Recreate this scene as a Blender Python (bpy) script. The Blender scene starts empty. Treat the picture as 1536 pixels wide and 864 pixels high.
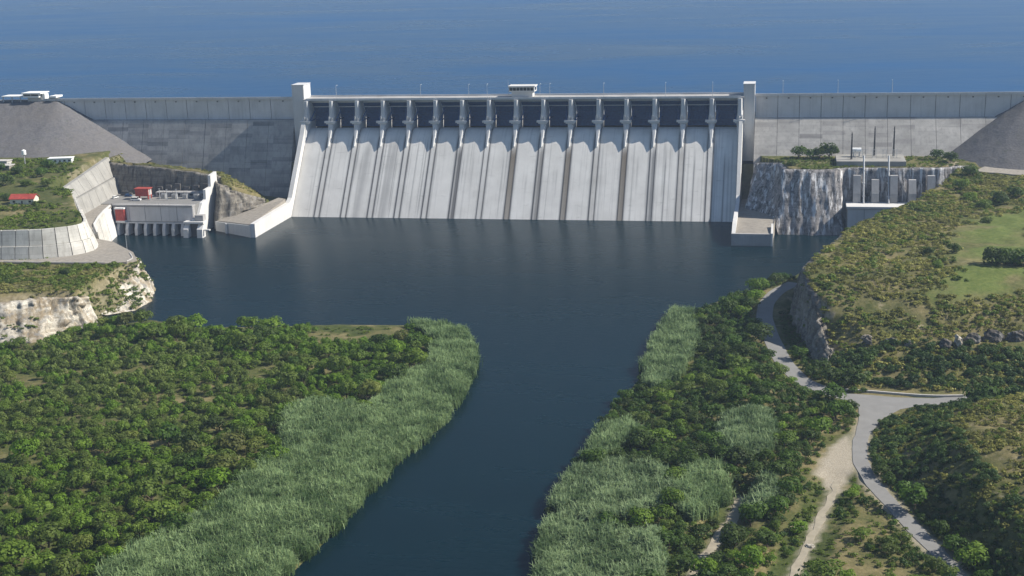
import bpy, math, random
import numpy as np
from mathutils import Vector, Matrix

random.seed(7)
RNG = np.random.default_rng(11)
scene = bpy.context.scene
COL = scene.collection

# ------------------------------------------------------------------ camera
# X runs along the dam (right bank positive), Y upstream, Z up from the tailwater.
CAM_POS = np.array([174.15, -873.53, 176.06])
F_PX, YAW, PITCH, ROLL = 2006.31, 0.2073, 0.2594, -0.0316
_cy, _sy, _cp, _sp = math.cos(YAW), math.sin(YAW), math.cos(PITCH), math.sin(PITCH)
FWD = np.array([-_sy * _cp, _cy * _cp, -_sp])
_r = np.array([_cy, _sy, 0.0]); _u = np.cross(_r, FWD)
RIGHT = math.cos(ROLL) * _r + math.sin(ROLL) * _u
UP = -math.sin(ROLL) * _r + math.cos(ROLL) * _u
cd = bpy.data.cameras.new('camera')
cd.sensor_width = 36.0
cd.lens = 36.0 * F_PX / 1536.0
cd.clip_start = 1.0
cd.clip_end = 60000.0
cam = bpy.data.objects.new('camera', cd)
COL.objects.link(cam)
cam.matrix_world = Matrix(((RIGHT[0], UP[0], -FWD[0], CAM_POS[0]),
                           (RIGHT[1], UP[1], -FWD[1], CAM_POS[1]),
                           (RIGHT[2], UP[2], -FWD[2], CAM_POS[2]),
                           (0, 0, 0, 1)))
scene.camera = cam

# ------------------------------------------------------------------ light
SUN_EL, SUN_AZ = math.radians(40.0), math.radians(13.0)   # azimuth from +X towards upstream
SUN = Vector((math.cos(SUN_EL) * math.cos(SUN_AZ), math.cos(SUN_EL) * math.sin(SUN_AZ), math.sin(SUN_EL)))
world = bpy.data.worlds.new('World')
scene.world = world
world.use_nodes = True
wn = world.node_tree.nodes
wl = world.node_tree.links
wn.clear()
sky = wn.new('ShaderNodeTexSky')
sky.sky_type = 'NISHITA'
sky.sun_disc = False
sky.sun_elevation = SUN_EL
sky.sun_rotation = math.radians(90) - SUN_AZ
sky.altitude = 300
sky.air_density = 1.0
sky.dust_density = 0.4
sky.ozone_density = 2.5
bg = wn.new('ShaderNodeBackground')
bg.inputs['Strength'].default_value = 0.08
wo = wn.new('ShaderNodeOutputWorld')
wl.new(sky.outputs['Color'], bg.inputs['Color'])
wl.new(bg.outputs['Background'], wo.inputs['Surface'])
sd = bpy.data.lights.new('sun', 'SUN')
sd.energy = 5.0
sd.angle = math.radians(0.53)
sd.color = (1.0, 0.94, 0.84)
sun = bpy.data.objects.new('sun', sd)
COL.objects.link(sun)
sun.rotation_euler = SUN.to_track_quat('Z', 'Y').to_euler()
sun.location = (300, 0, 400)

vs = scene.view_settings
vs.view_transform = 'Standard'
vs.look = 'None'
vs.exposure = 0.6
vs.gamma = 1.0
vs.use_curve_mapping = False
scene.render.engine = 'CYCLES'
scene.cycles.max_bounces = 5
scene.cycles.diffuse_bounces = 2
scene.cycles.glossy_bounces = 2
scene.cycles.transmission_bounces = 2
scene.cycles.volume_bounces = 0
scene.cycles.transparent_max_bounces = 4
scene.cycles.use_denoising = True


# ------------------------------------------------------------------ survey helpers
def at(px, py, z):
    """ground point on the level z, read off the survey picture"""
    d = FWD + RIGHT * (px - 768) / F_PX + UP * (432 - py) / F_PX
    t = (z - CAM_POS[2]) / d[2]
    p = CAM_POS + t * d
    return float(p[0]), float(p[1])


def ats(pts, z):
    return [at(p[0], p[1], z) for p in pts]


def poly_sd(P, poly):
    """signed distance to a polygon, positive inside"""
    poly = np.asarray(poly, float)
    out = np.empty(len(P))
    A = poly; B = np.roll(poly, -1, axis=0)
    for s in range(0, len(P), 40000):
        p = P[s:s + 40000]
        d2 = np.full(len(p), 1e18); ins = np.zeros(len(p), bool)
        for a, b in zip(A, B):
            e = b - a
            w = p - a
            t = np.clip((w @ e) / max(e @ e, 1e-9), 0, 1)
            q = w - t[:, None] * e
            d2 = np.minimum(d2, (q * q).sum(1))
            c = (a[1] > p[:, 1]) != (b[1] > p[:, 1])
            if abs(e[1]) > 1e-12:
                ins ^= c & (p[:, 0] < e[0] * (p[:, 1] - a[1]) / e[1] + a[0])
        d = np.sqrt(d2)
        out[s:s + 40000] = np.where(ins, d, -d)
    return out


def line_d(P, line):
    """distance to an open polyline and the parameter-interpolated third value"""
    line = np.asarray(line, float)
    d2 = np.full(len(P), 1e18); zz = np.zeros(len(P))
    for a, b in zip(line[:-1], line[1:]):
        e = b[:2] - a[:2]
        w = P - a[:2]
        t = np.clip((w @ e) / max(e @ e, 1e-9), 0, 1)
        q = w - t[:, None] * e
        dd = (q * q).sum(1)
        m = dd < d2
        d2 = np.where(m, dd, d2)
        if line.shape[1] > 2:
            zz = np.where(m, a[2] + t * (b[2] - a[2]), zz)
    return np.sqrt(d2), zz


def _hash(ix, iy, seed):
    h = (ix.astype(np.int64) * 374761393 + iy.astype(np.int64) * 668265263 + seed * 1442695041) & 0x7fffffff
    h = ((h ^ (h >> 13)) * 1274126177) & 0x7fffffff
    return ((h ^ (h >> 16)) & 0xffffff) / float(0xffffff)


def vnoise(x, y, seed=0):
    x = np.asarray(x, float); y = np.asarray(y, float)
    ix = np.floor(x); iy = np.floor(y)
    fx = x - ix; fy = y - iy
    fx = fx * fx * (3 - 2 * fx); fy = fy * fy * (3 - 2 * fy)
    a = _hash(ix, iy, seed); b = _hash(ix + 1, iy, seed)
    c = _hash(ix, iy + 1, seed); d = _hash(ix + 1, iy + 1, seed)
    return (a + (b - a) * fx) * (1 - fy) + (c + (d - c) * fx) * fy


def fbm(x, y, seed=0, o=4):
    s = 0; a = .5; n = 0
    for k in range(o):
        s = s + a * vnoise(x, y, seed + k * 17); n += a
        x = np.asarray(x) * 2.03 + 5.1; y = np.asarray(y) * 2.03 + 9.7; a *= .5
    return s / n


def smooth(a, b, x):
    t = np.clip((x - a) / (b - a), 0, 1)
    return t * t * (3 - 2 * t)


# ------------------------------------------------------------------ object helpers
def origin_of(p):
    v = Vector((0, 0, 0))
    while p is not None:
        v = v + p.location
        p = p.parent
    return v


def mesh_data(name, verts, faces, mat=None, smooth_shade=False, attrs=None):
    me = bpy.data.meshes.new(name)
    me.from_pydata([tuple(map(float, v)) for v in verts], [], [tuple(map(int, f)) for f in faces])
    if mat is not None:
        me.materials.append(mat)
    if smooth_shade:
        me.polygons.foreach_set('use_smooth', np.ones(len(me.polygons), bool))
    if attrs:
        for k, v in attrs.items():
            a = me.attributes.new(k, 'FLOAT', 'POINT')
            a.data.foreach_set('value', np.asarray(v, np.float32))
    me.update()
    return me


def mesh_np(name, V, Fq, mat=None, smooth_shade=False, attrs=None):
    """fast mesh from arrays; Fq is (n,3) or (n,4)"""
    me = bpy.data.meshes.new(name)
    V = np.asarray(V, np.float32); Fq = np.asarray(Fq, np.int32)
    n, k = Fq.shape
    me.vertices.add(len(V)); me.vertices.foreach_set('co', V.ravel())
    me.loops.add(n * k); me.loops.foreach_set('vertex_index', Fq.ravel())
    me.polygons.add(n)
    me.polygons.foreach_set('loop_start', np.arange(0, n * k, k, dtype=np.int32))
    me.polygons.foreach_set('loop_total', np.full(n, k, np.int32))
    me.update(calc_edges=True)
    if smooth_shade:
        me.polygons.foreach_set('use_smooth', np.ones(n, bool))
    if mat is not None:
        me.materials.append(mat)
    if attrs:
        for key, v in attrs.items():
            a = me.attributes.new(key, 'FLOAT', 'POINT')
            a.data.foreach_set('value', np.asarray(v, np.float32))
    me.update()
    return me


def link(name, data, parent=None, loc=None):
    o = bpy.data.objects.new(name, data)
    COL.objects.link(o)
    if parent is not None:
        o.parent = parent
    if loc is not None:
        o.location = loc
    return o


def tag(o, label=None, cat=None, group=None, kind=None):
    if label: o['label'] = label
    if cat: o['category'] = cat
    if group: o['group'] = group
    if kind: o['kind'] = kind
    return o


def thing(name, label, cat, loc=(0, 0, 0), group=None):
    o = link(name, None, None, loc)
    o.empty_display_size = 2
    return tag(o, label, cat, group)


class MB:
    """collects shapes in world coordinates; build() makes ONE mesh object"""
    def __init__(self):
        self.v = []; self.f = []

    def add(self, v, f):
        n = len(self.v)
        self.v += [tuple(p) for p in v]
        self.f += [tuple(i + n for i in q) for q in f]
        return self

    def box(self, x0, x1, y0, y1, z0, z1):
        return self.add([(x0, y0, z0), (x1, y0, z0), (x1, y1, z0), (x0, y1, z0),
                         (x0, y0, z1), (x1, y0, z1), (x1, y1, z1), (x0, y1, z1)],
                        [(3, 2, 1, 0), (4, 5, 6, 7), (0, 1, 5, 4), (1, 2, 6, 5), (2, 3, 7, 6), (3, 0, 4, 7)])

    def obox(self, c, ax, hx, hy, z0, z1):
        """box with horizontal axis ax (angle), half sizes"""
        ca, sa = math.cos(ax), math.sin(ax)
        q = []
        for z in (z0, z1):
            for sx, sy in ((-1, -1), (1, -1), (1, 1), (-1, 1)):
                q.append((c[0] + sx * hx * ca - sy * hy * sa, c[1] + sx * hx * sa + sy * hy * ca, z))
        return self.add(q, [(3, 2, 1, 0), (4, 5, 6, 7), (0, 1, 5, 4), (1, 2, 6, 5), (2, 3, 7, 6), (3, 0, 4, 7)])

    def prism_x(self, prof, x0, x1):
        """closed (y,z) profile extruded along X"""
        n = len(prof)
        v = [(x0, y, z) for y, z in prof] + [(x1, y, z) for y, z in prof]
        f = [tuple(range(n)), tuple(range(2 * n - 1, n - 1, -1))]
        for i in range(n):
            j = (i + 1) % n
            f.append((j, i, i + n, j + n))
        return self.add(v, f)

    def prism_z(self, poly, z0, z1):
        n = len(poly)
        z0 = z0 if hasattr(z0, '__len__') else [z0] * n
        z1 = z1 if hasattr(z1, '__len__') else [z1] * n
        v = [(p[0], p[1], z) for p, z in zip(poly, z0)] + [(p[0], p[1], z) for p, z in zip(poly, z1)]
        f = [tuple(range(n - 1, -1, -1)), tuple(range(n, 2 * n))]
        for i in range(n):
            j = (i + 1) % n
            f.append((i, j, j + n, i + n))
        return self.add(v, f)

    def tube(self, a, b, r0, r1=None, n=6):
        r1 = r0 if r1 is None else r1
        a = Vector(a); b = Vector(b)
        d = (b - a).normalized()
        s = d.orthogonal().normalized(); t = d.cross(s)
        v = []
        for p, r in ((a, r0), (b, r1)):
            for k in range(n):
                w = 2 * math.pi * k / n
                v.append(p + s * (math.cos(w) * r) + t * (math.sin(w) * r))
        f = [(k, (k + 1) % n, (k + 1) % n + n, k + n) for k in range(n)]
        f += [tuple(range(n - 1, -1, -1)), tuple(range(n, 2 * n))]
        return self.add(v, f)

    def build(self, name, mat, parent=None, smooth_shade=False):
        o0 = origin_of(parent)
        v = [(p[0] - o0[0], p[1] - o0[1], p[2] - o0[2]) for p in self.v]
        return link(name, mesh_data(name, v, self.f, mat, smooth_shade), parent)


def copy_tree(o, parent=None):
    c = o.copy()
    COL.objects.link(c)
    c.parent = parent
    for ch in list(o.children):
        copy_tree(ch, c)
    return c


# ------------------------------------------------------------------ materials
class NT:
    def __init__(self, name):
        self.m = bpy.data.materials.new(name)
        self.m.use_nodes = True
        self.t = self.m.node_tree
        self.n = self.t.nodes; self.l = self.t.links
        self.n.clear()
        self.out = self.n.new('ShaderNodeOutputMaterial')
        self.p = self.n.new('ShaderNodeBsdfPrincipled')
        self.l.new(self.p.outputs[0], self.out.inputs['Surface'])

    def node(self, typ, **kw):
        nd = self.n.new(typ)
        for k, v in kw.items():
            setattr(nd, k, v)
        return nd

    def put(self, sock, v):
        if hasattr(v, 'is_output') or isinstance(v, bpy.types.NodeSocket):
            self.l.new(v, sock)
        else:
            if isinstance(v, (tuple, list)) and len(v) == 3 and sock.type == 'RGBA':
                v = (*v, 1)
            sock.default_value = v

    def pos(self):
        return self.node('ShaderNodeNewGeometry').outputs['Position']

    def scaled(self, vec, s):
        m = self.node('ShaderNodeMapping')
        self.put(m.inputs['Vector'], vec)
        m.inputs['Scale'].default_value = s if hasattr(s, '__len__') else (s, s, s)
        return m.outputs[0]

    def noise(self, vec, scale=1.0, detail=4.0, rough=.55, dist=0.0):
        n = self.node('ShaderNodeTexNoise')
        self.put(n.inputs['Vector'], vec)
        n.inputs['Scale'].default_value = scale
        n.inputs['Detail'].default_value = detail
        n.inputs['Roughness'].default_value = rough
        n.inputs['Distortion'].default_value = dist
        return n.outputs['Fac']

    def ramp(self, fac, stops, interp='LINEAR'):
        r = self.node('ShaderNodeValToRGB')
        r.color_ramp.interpolation = interp
        e = r.color_ramp.elements
        while len(e) < len(stops):
            e.new(.5)
        for k, (p, c) in enumerate(stops):
            e[k].position = p
            c = (c, c, c) if not hasattr(c, '__len__') else c
            e[k].color = (*c, 1)
        self.put(r.inputs[0], fac)
        return r.outputs[0]

    def mix(self, fac, a, b, mode='MIX'):
        m = self.node('ShaderNodeMix', data_type='RGBA', blend_type=mode)
        self.put(m.inputs[0], fac)
        self.put(m.inputs[6], a)
        self.put(m.inputs[7], b)
        return m.outputs[2]

    def math(self, op, a, b=0.0, c=None):
        m = self.node('ShaderNodeMath', operation=op)
        self.put(m.inputs[0], a); self.put(m.inputs[1], b)
        if c is not None:
            self.put(m.inputs[2], c)
        return m.outputs[0]

    def attr(self, name):
        a = self.node('ShaderNodeAttribute')
        a.attribute_name = name
        return a.outputs['Fac']

    def obj_random(self):
        return self.node('ShaderNodeObjectInfo').outputs['Random']

    def bump(self, h, strength=.3, dist=.1):
        b = self.node('ShaderNodeBump')
        b.inputs['Strength'].default_value = strength
        b.inputs['Distance'].default_value = dist
        self.put(b.inputs['Height'], h)
        self.l.new(b.outputs[0], self.p.inputs['Normal'])
        return b.outputs[0]

    def done(self, color, rough=.85, spec=.3, metal=0.0):
        self.put(self.p.inputs['Base Color'], color)
        self.put(self.p.inputs['Roughness'], rough)
        self.p.inputs['Specular IOR Level'].default_value = spec
        self.p.inputs['Metallic'].default_value = metal
        return self.m


def mat_plain(name, col, rough=.8, var=.18, scale=.6, spec=.3, metal=0.0):
    t = NT(name)
    n = t.noise(t.pos(), scale, 5)
    lo = tuple(c * (1 - var) for c in col); hi = tuple(min(1, c * (1 + var)) for c in col)
    c = t.ramp(n, [(.3, lo), (.7, hi)])
    return t.done(c, rough, spec, metal)


def mat_concrete(name, col, streak=.35, lift=0.0, liftw=15.0, lifth=2.4, dark=(.13, .125, .12), patch=.3):
    """weathered concrete: blotches, vertical run-off streaks, lift-by-lift tone"""
    t = NT(name)
    p = t.pos()
    blot = t.noise(p, .09, 6, .6)
    c = t.ramp(blot, [(.25, tuple(k * (1 - patch) for k in col)), (.75, tuple(min(1, k * (1 + patch * .6)) for k in col))])
    fine = t.noise(p, 1.3, 5, .7)
    c = t.mix(.35, c, t.ramp(fine, [(.3, .45), (.7, .55)]), 'OVERLAY')
    st = t.noise(t.scaled(p, (.55, .55, .028)), 1.0, 5, .65)
    sm = t.ramp(st, [(.5, 0.0), (.72, 1.0)])
    c = t.mix(t.math('MULTIPLY', sm, streak), c, dark)
    if lift > 0:
        sep = t.node('ShaderNodeSeparateXYZ'); t.put(sep.inputs[0], p)
        fx = t.math('FLOOR', t.math('DIVIDE', sep.outputs[0], liftw))
        fz = t.math('FLOOR', t.math('DIVIDE', t.math('ADD', sep.outputs[2], t.math('MULTIPLY', fx, .7)), lifth))
        cb = t.node('ShaderNodeCombineXYZ')
        t.put(cb.inputs[0], fx); t.put(cb.inputs[2], fz)
        w = t.node('ShaderNodeTexWhiteNoise', noise_dimensions='3D'); t.put(w.inputs['Vector'], cb.outputs[0])
        wv = t.math('MULTIPLY', t.ramp(w.outputs['Value'], [(.0, 0.0), (.55, .15), (1.0, 1.0)]),
                    t.ramp(t.noise(t.scaled(p, (.06, .06, .2)), 1.0, 3), [(.35, .2), (.65, 1.0)]))
        c = t.mix(t.math('MULTIPLY', wv, lift), c, dark)
        # thin lift lines
        fr = t.math('FRACT', t.math('DIVIDE', sep.outputs[2], lifth))
        ln = t.math('LESS_THAN', fr, .09)
        c = t.mix(t.math('MULTIPLY', ln, .18), c, dark)
    t.bump(fine, .25, .08)
    return t.done(c, .88, .25)


def mat_chute():
    t = NT('spillway_concrete')
    p = t.pos()
    blot = t.noise(p, .07, 6, .6)
    c = t.ramp(blot, [(.3, (.58, .56, .525)), (.7, (.72, .7, .66))])
    st = t.noise(t.scaled(p, (.8, .02, .02)), 1.0, 6, .7)
    c = t.mix(t.math('MULTIPLY', t.ramp(st, [(.54, 0.0), (.64, 1.0)]), .2), c, (.2, .19, .18))
    sp = t.noise(t.scaled(p, (.12, .6, .6)), 1.0, 4, .6)
    c = t.mix(t.math('MULTIPLY', t.ramp(sp, [(.62, 0.0), (.75, 1.0)]), .3), c, (.2, .19, .17))
    c = t.mix(t.attr('stain'), c, (.1, .1, .105))
    c = t.mix(t.attr('rust'), c, (.12, .085, .045))
    fine = t.noise(p, 1.0, 4, .7)
    t.bump(fine, .2, .08)
    return t.done(c, .85, .25)


def mat_leaf(name, dark, light, trans=.35, gloss=.25, vary=1.0):
    t = NT(name)
    r = t.attr('rnd')
    o = t.obj_random()
    c = t.mix(r, dark, light)
    hsv = t.node('ShaderNodeHueSaturation')
    t.put(hsv.inputs['Hue'], t.math('ADD', .5 - .012 * vary, t.math('MULTIPLY', o, .016 * vary)))
    t.put(hsv.inputs['Value'], t.math('ADD', 1 - .28 * vary, t.math('MULTIPLY', o, .56 * vary)))
    t.put(hsv.inputs['Saturation'], t.math('ADD', .97, t.math('MULTIPLY', o, .12)))
    t.put(hsv.inputs['Color'], c)
    col = hsv.outputs[0]
    t.done(col, .6, gloss)
    tr = t.node('ShaderNodeBsdfTranslucent')
    t.put(tr.inputs['Color'], col)
    mx = t.node('ShaderNodeMixShader')
    mx.inputs[0].default_value = trans
    t.l.new(t.p.outputs[0], mx.inputs[1]); t.l.new(tr.outputs[0], mx.inputs[2])
    t.l.new(mx.outputs[0], t.out.inputs['Surface'])
    return t.m


def mat_ground():
    t = NT('ground')
    p = t.pos()
    n1 = t.noise(p, .045, 6, .65)
    n2 = t.noise(p, .5, 5, .7)
    n3 = t.noise(p, 2.2, 4, .7)
    grass = t.ramp(n2, [(.3, (.045, .06, .018)), (.7, (.115, .115, .04))])
    dry = t.ramp(n2, [(.3, (.13, .11, .05)), (.7, (.24, .2, .1))])
    c = t.mix(t.ramp(n1, [(.42, 0.0), (.62, 1.0)]), grass, dry)
    c = t.mix(t.ramp(t.noise(p, .12, 5, .7), [(.6, 0.0), (.72, .8)]), c, (.3, .25, .17))
    lawn = t.ramp(n2, [(.3, (.075, .11, .026)), (.7, (.145, .17, .048))])
    c = t.mix(t.attr('lawn'), c, lawn)
    c = t.mix(t.attr('green'), c, t.ramp(n2, [(.3, (.03, .045, .012)), (.7, (.085, .1, .03))]))
    dirt = t.ramp(n3, [(.3, (.24, .205, .15)), (.7, (.4, .36, .29))])
    c = t.mix(t.attr('dirt'), c, dirt)
    c = t.mix(t.attr('rock'), c, t.ramp(n2, [(.3, (.17, .135, .08)), (.7, (.38, .33, .25))]))
    t.bump(t.math('ADD', n2, t.math('MULTIPLY', n3, .5)), .6, .5)
    return t.done(c, .95, .1)


def mat_cliff(name, light, mid, dark, white_streaks=0.0, dark_streaks=.5, ochre=0.0):
    t = NT(name)
    p = t.pos()
    strata = t.noise(t.scaled(p, (.05, .05, .8)), 1.0, 5, .6, .3)
    c = t.ramp(strata, [(.3, mid), (.6, light)])
    v = t.node('ShaderNodeTexVoronoi', feature='DISTANCE_TO_EDGE')
    t.put(v.inputs['Vector'], t.scaled(p, (.35, .35, .22)))
    cr = t.ramp(v.outputs['Distance'], [(.0, 1.0), (.06, 0.0)])
    c = t.mix(t.math('MULTIPLY', cr, .6), c, dark)
    st = t.noise(t.scaled(p, (.4, .4, .03)), 1.0, 5, .65)
    c = t.mix(t.math('MULTIPLY', t.ramp(st, [(.5, 0.0), (.62, 1.0)]), dark_streaks), c, dark)
    if white_streaks > 0:
        sw = t.noise(t.scaled(p, (.6, .25, .02)), 1.0, 4, .7)
        c = t.mix(t.math('MULTIPLY', t.ramp(sw, [(.53, 0.0), (.6, 1.0)]), white_streaks), c, (.78, .78, .78))
    if ochre > 0:
        on = t.noise(p, .11, 6, .7)
        c = t.mix(t.math('MULTIPLY', t.ramp(on, [(.46, 0.0), (.56, 1.0)]), ochre), c, (.2, .15, .085))
        gn = t.noise(p, .19, 6, .75)
        c = t.mix(t.math('MULTIPLY', t.ramp(gn, [(.54, 0.0), (.62, 1.0)]), ochre), c, (.2, .195, .185))
    n = t.noise(p, .7, 6, .7)
    c = t.mix(.5, c, t.ramp(n, [(.25, .35), (.75, .65)]), 'OVERLAY')
    t.bump(n, .7, .6)
    return t.done(c, .92, .15)


def mat_riprap():
    t = NT('riprap')
    p = t.pos()
    v = t.node('ShaderNodeTexVoronoi')
    t.put(v.inputs['Vector'], p); v.inputs['Scale'].default_value = .8
    c = t.ramp(v.outputs['Color'], [(.1, (.115, .113, .118)), (.9, (.155, .15, .152))])
    c = t.mix(t.ramp(t.noise(p, .03, 5), [(.4, 0.0), (.7, .5)]), c, (.15, .135, .12))
    c = t.mix(t.ramp(t.noise(p, .25, 4), [(.6, 0.0), (.75, .4)]), c, (.09, .1, .06))
    t.bump(v.outputs['Distance'], .3, .3)
    return t.done(c, .95, .1)


def mat_water(name, col, rough, bump, wscale, streak, spec=.3, sscale=(.004, .016, 1)):
    t = NT(name)
    p = t.pos()
    a = t.noise(t.scaled(p, wscale), 1.0, 5, .6)
    b = t.noise(t.scaled(p, sscale), 1.0, 6, .6, .8)
    b2 = t.noise(t.scaled(p, tuple(k * 4 for k in sscale)), 1.0, 5, .65, .4)
    b = t.math('ADD', t.math('MULTIPLY', b, .6), t.math('MULTIPLY', b2, .4))
    c = t.mix(t.ramp(b, [(.38, 0.0), (.62, 1.0)]), tuple(k * (1 - streak) for k in col), tuple(k * (1 + streak) for k in col))
    t.bump(a, 1.0, bump)
    r = t.ramp(b, [(.3, rough * (1 - streak)), (.7, rough * (1 + streak))])
    t.done(c, r, spec)
    t.p.inputs['IOR'].default_value = 1.333
    return t.m


M = {}
M['chute'] = mat_chute()
M['concrete'] = mat_concrete('concrete', (.38, .37, .36), .25)
M['pier'] = mat_concrete('pier_concrete', (.55, .55, .55), .15, patch=.12)
M['pale'] = mat_concrete('pale_concrete', (.6, .59, .57), .12, patch=.1)
M['wing_right'] = mat_concrete('wing_concrete', (.46, .435, .4), .55, .95, 14.0, 2.6, (.22, .205, .195))
M['wing_left'] = mat_concrete('old_wing_concrete', (.36, .35, .345), .55, .95, 15.5, 2.8, (.13, .135, .145))
M['wall_panel'] = mat_concrete('parapet_concrete', (.56, .55, .55), .2, patch=.15)
M['lining'] = mat_concrete('lining_concrete', (.31, .3, .275), .3)
M['retaining'] = mat_concrete('retaining_concrete', (.56, .54, .49), .4, .3, 9.0, 3.4, (.2, .18, .15))
M['gate'] = mat_plain('gate_paint', (.025, .085, .22), .55, .3, .8)
M['steel'] = mat_plain('galvanised_steel', (.42, .43, .44), .5, .1, 1.0, .5, .3)
M['dark_steel'] = mat_plain('weathered_steel', (.09, .085, .08), .6, .2)
M['white'] = mat_plain('white_paint', (.78, .78, .76), .6, .06)
M['cream'] = mat_plain('cream_wall', (.62, .6, .48), .8, .1)
M['red'] = mat_plain('red_paint', (.36, .055, .04), .55, .2)
M['red_roof'] = mat_plain('red_roof', (.34, .06, .045), .7, .25)
M['glass'] = mat_plain('window_glass', (.02, .025, .03), .15, .1, .5, .6)
M['asphalt'] = mat_plain('asphalt', (.21, .205, .195), .9, .08, .25)
M['gravel'] = mat_plain('gravel', (.26, .235, .2), .95, .2, .5)
M['track'] = mat_plain('track_dirt', (.3, .265, .2), .95, .15, .4)
M['kerb'] = mat_plain('kerb_concrete', (.45, .43, .4), .9, .15)
M['trunk'] = mat_plain('bark', (.11, .085, .06), .95, .3, 2.0)
M['ground'] = mat_ground()
M['lime'] = mat_cliff('limestone', (.62, .58, .5), (.4, .35, .27), (.08, .07, .055), 0.0, .6, .75)
M['rock_dark'] = mat_cliff('stained_rock', (.3, .28, .27), (.17, .165, .165), (.025, .028, .03), .62, .8)
M['rock_grey'] = mat_cliff('grey_rock', (.22, .2, .165), (.115, .1, .085), (.03, .03, .028), .1, .7)
M['rock_hollow_shade'] = mat_cliff('hollow_shade_rock', (.15, .135, .115), (.08, .07, .06), (.02, .02, .02), .12, .7)  # darker copy of the grey rock, the hollow's shade put into its colour
M['riprap'] = mat_riprap()
M['river'] = mat_water('river_water', (.0018, .012, .017), .27, .12, (.3, .45, 1), .1, .15)
M['lake'] = mat_water('lake_water', (.004, .05, .14), .3, .3, (.05, .08, 1), .26, .055, (.0016, .0042, 1))
M['leaf_green'] = mat_leaf('leaf_green', (.068, .125, .016), (.18, .27, .042), .45)
M['leaf_olive'] = mat_leaf('leaf_olive', (.075, .125, .02), (.175, .25, .045), .45)
M['leaf_dark'] = mat_leaf('leaf_dark', (.035, .068, .012), (.09, .15, .028), .45)
M['leaf_dry'] = mat_leaf('leaf_dry', (.095, .125, .028), (.21, .24, .06), .45)
M['olive_mass'] = mat_leaf('olive_mass', (.075, .115, .02), (.21, .275, .055), .45, vary=0)
M['green_mass'] = mat_leaf('green_mass', (.065, .125, .018), (.175, .275, .045), .45, vary=0)
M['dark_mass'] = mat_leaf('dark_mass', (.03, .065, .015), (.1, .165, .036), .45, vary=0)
M['leaf_scrub'] = mat_leaf('leaf_scrub', (.13, .135, .035), (.34, .33, .095), vary=0)
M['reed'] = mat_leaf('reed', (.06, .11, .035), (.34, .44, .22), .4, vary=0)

# ------------------------------------------------------------------ terrain plan
FAR = 7500.0
SPIT = [(-560, -430), (-190, -352)] + ats([(225, 480), (300, 492), (420, 490), (520, 487), (620, 489), (690, 505), (703, 516),
        (715, 549), (690, 601), (660, 641), (600, 691), (560, 731), (500, 801), (430, 865)], 0) + \
       [(33, -600), (24, -680), (10, -800), (-20, -1000), (-60, -FAR), (-FAR, -FAR), (-FAR, -430)]
BLUFF_FOOT = [(-150, -243)] + ats([(228, 437), (205, 462), (160, 472), (115, 490), (60, 512), (0, 518)], 1) + \
             [(-260, -386), (-400, -420), (-FAR, -600), (-FAR, -20), (-275, -20), (-270, -70), (-264, -115), (-246, -122), (-214, -190), (-190, -206), (-164, -230)]
BLUFF_RIM = [(-156, -248), (-156, -256)] + ats([(185, 397), (158, 412), (128, 428), (116, 437), (60, 440), (0, 447)], 17) + \
            [(-290, -372), (-420, -400), (-FAR, -500), (-FAR, -20), (-277, -20), (-274, -70), (-270, -115), (-256, -124), (-222, -192), (-194, -211), (-168, -235)]
def resample(line, step, it=6):
    L = np.asarray(line, float)
    d = np.r_[0, np.cumsum(np.hypot(*np.diff(L[:, :2], axis=0).T))]
    n = max(2, int(d[-1] / step) + 1)
    s = np.linspace(0, d[-1], n)
    out = np.stack([np.interp(s, d, L[:, k]) for k in range(L.shape[1])], 1)
    for _ in range(it):
        out[1:-1] = out[1:-1] * .5 + .25 * (out[:-2] + out[2:])
    return out


CURVE = resample([(-380, -261.5, 0), (-300, -261.3, 0), (-260, -260, 0), (-230, -257.6, 0), (-208.8, -254.4, 0), (-194.6, -246, 0), (-187.6, -236, 0), (-191.6, -222.5, 0), (-205.5, -202.6, 0), (-222, -177, 0), (-238, -152, 0)], 2.5, 5)
WALL_BASE = [tuple(p[:2]) for p in CURVE]
MOUND = [(-FAR, -262)] + WALL_BASE + [(-258, -140), (-268, -60), (-277, -20), (-FAR, -20)]
RSHORE = ats([(1210, 405), (1170, 425), (1090, 447), (1040, 468), (1000, 490), (970, 545), (955, 575), (915, 615), (895, 655),
              (850, 715), (825, 760), (810, 810), (803, 864)], 0) + [(112, -600), (125, -700), (130, -900), (150, -FAR), (FAR, -FAR), (FAR, -120), (230, -120), (205, -150)]
PLAT_RIM = [(275, -57), (258, -105), (236, -153), (218, -180), (204, -212), (191, -256), (184, -282), (183, -298), (188, -314), (194, -328),
            (208, -337), (240, -335), (280, -330), (330, -335), (FAR, -500), (FAR, -30), (275, -30)]
PLAT_FOOT = [(268, -56), (250, -104), (229, -151), (211, -177), (197, -209), (183, -254), (177.5, -280), (180, -300), (184, -330), (189, -366),
             (198, -378), (218, -382), (240, -381), (264, -376), (330, -380), (FAR, -560), (FAR, -28), (268, -28)]
HILL_FOOT = ats([(1440, 601), (1380, 611), (1330, 629), (1310, 646), (1307, 680), (1327, 720), (1372, 770), (1422, 820), (1462, 864)], 6) + \
            [(240, -600), (260, -720), (FAR, -1000), (FAR, -440), (330, -388), (270, -391), (250, -392)]
HILL_RIM = [(280, -408), (258, -418), (243, -434), (234, -454), (230, -470), (232, -494), (240, -520), (250, -548), (268, -600), (300, -720),
            (FAR, -1100), (FAR, -500), (340, -410), (300, -406)]
DAM_GROUND_L = [(-277, -20), (-277, -62), (-258, -68), (-222, -73), (-187, -74), (-180, -83), (-173, -84), (-168, -78), (-160, -62), (-148, -56), (-148, -20)]
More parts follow.
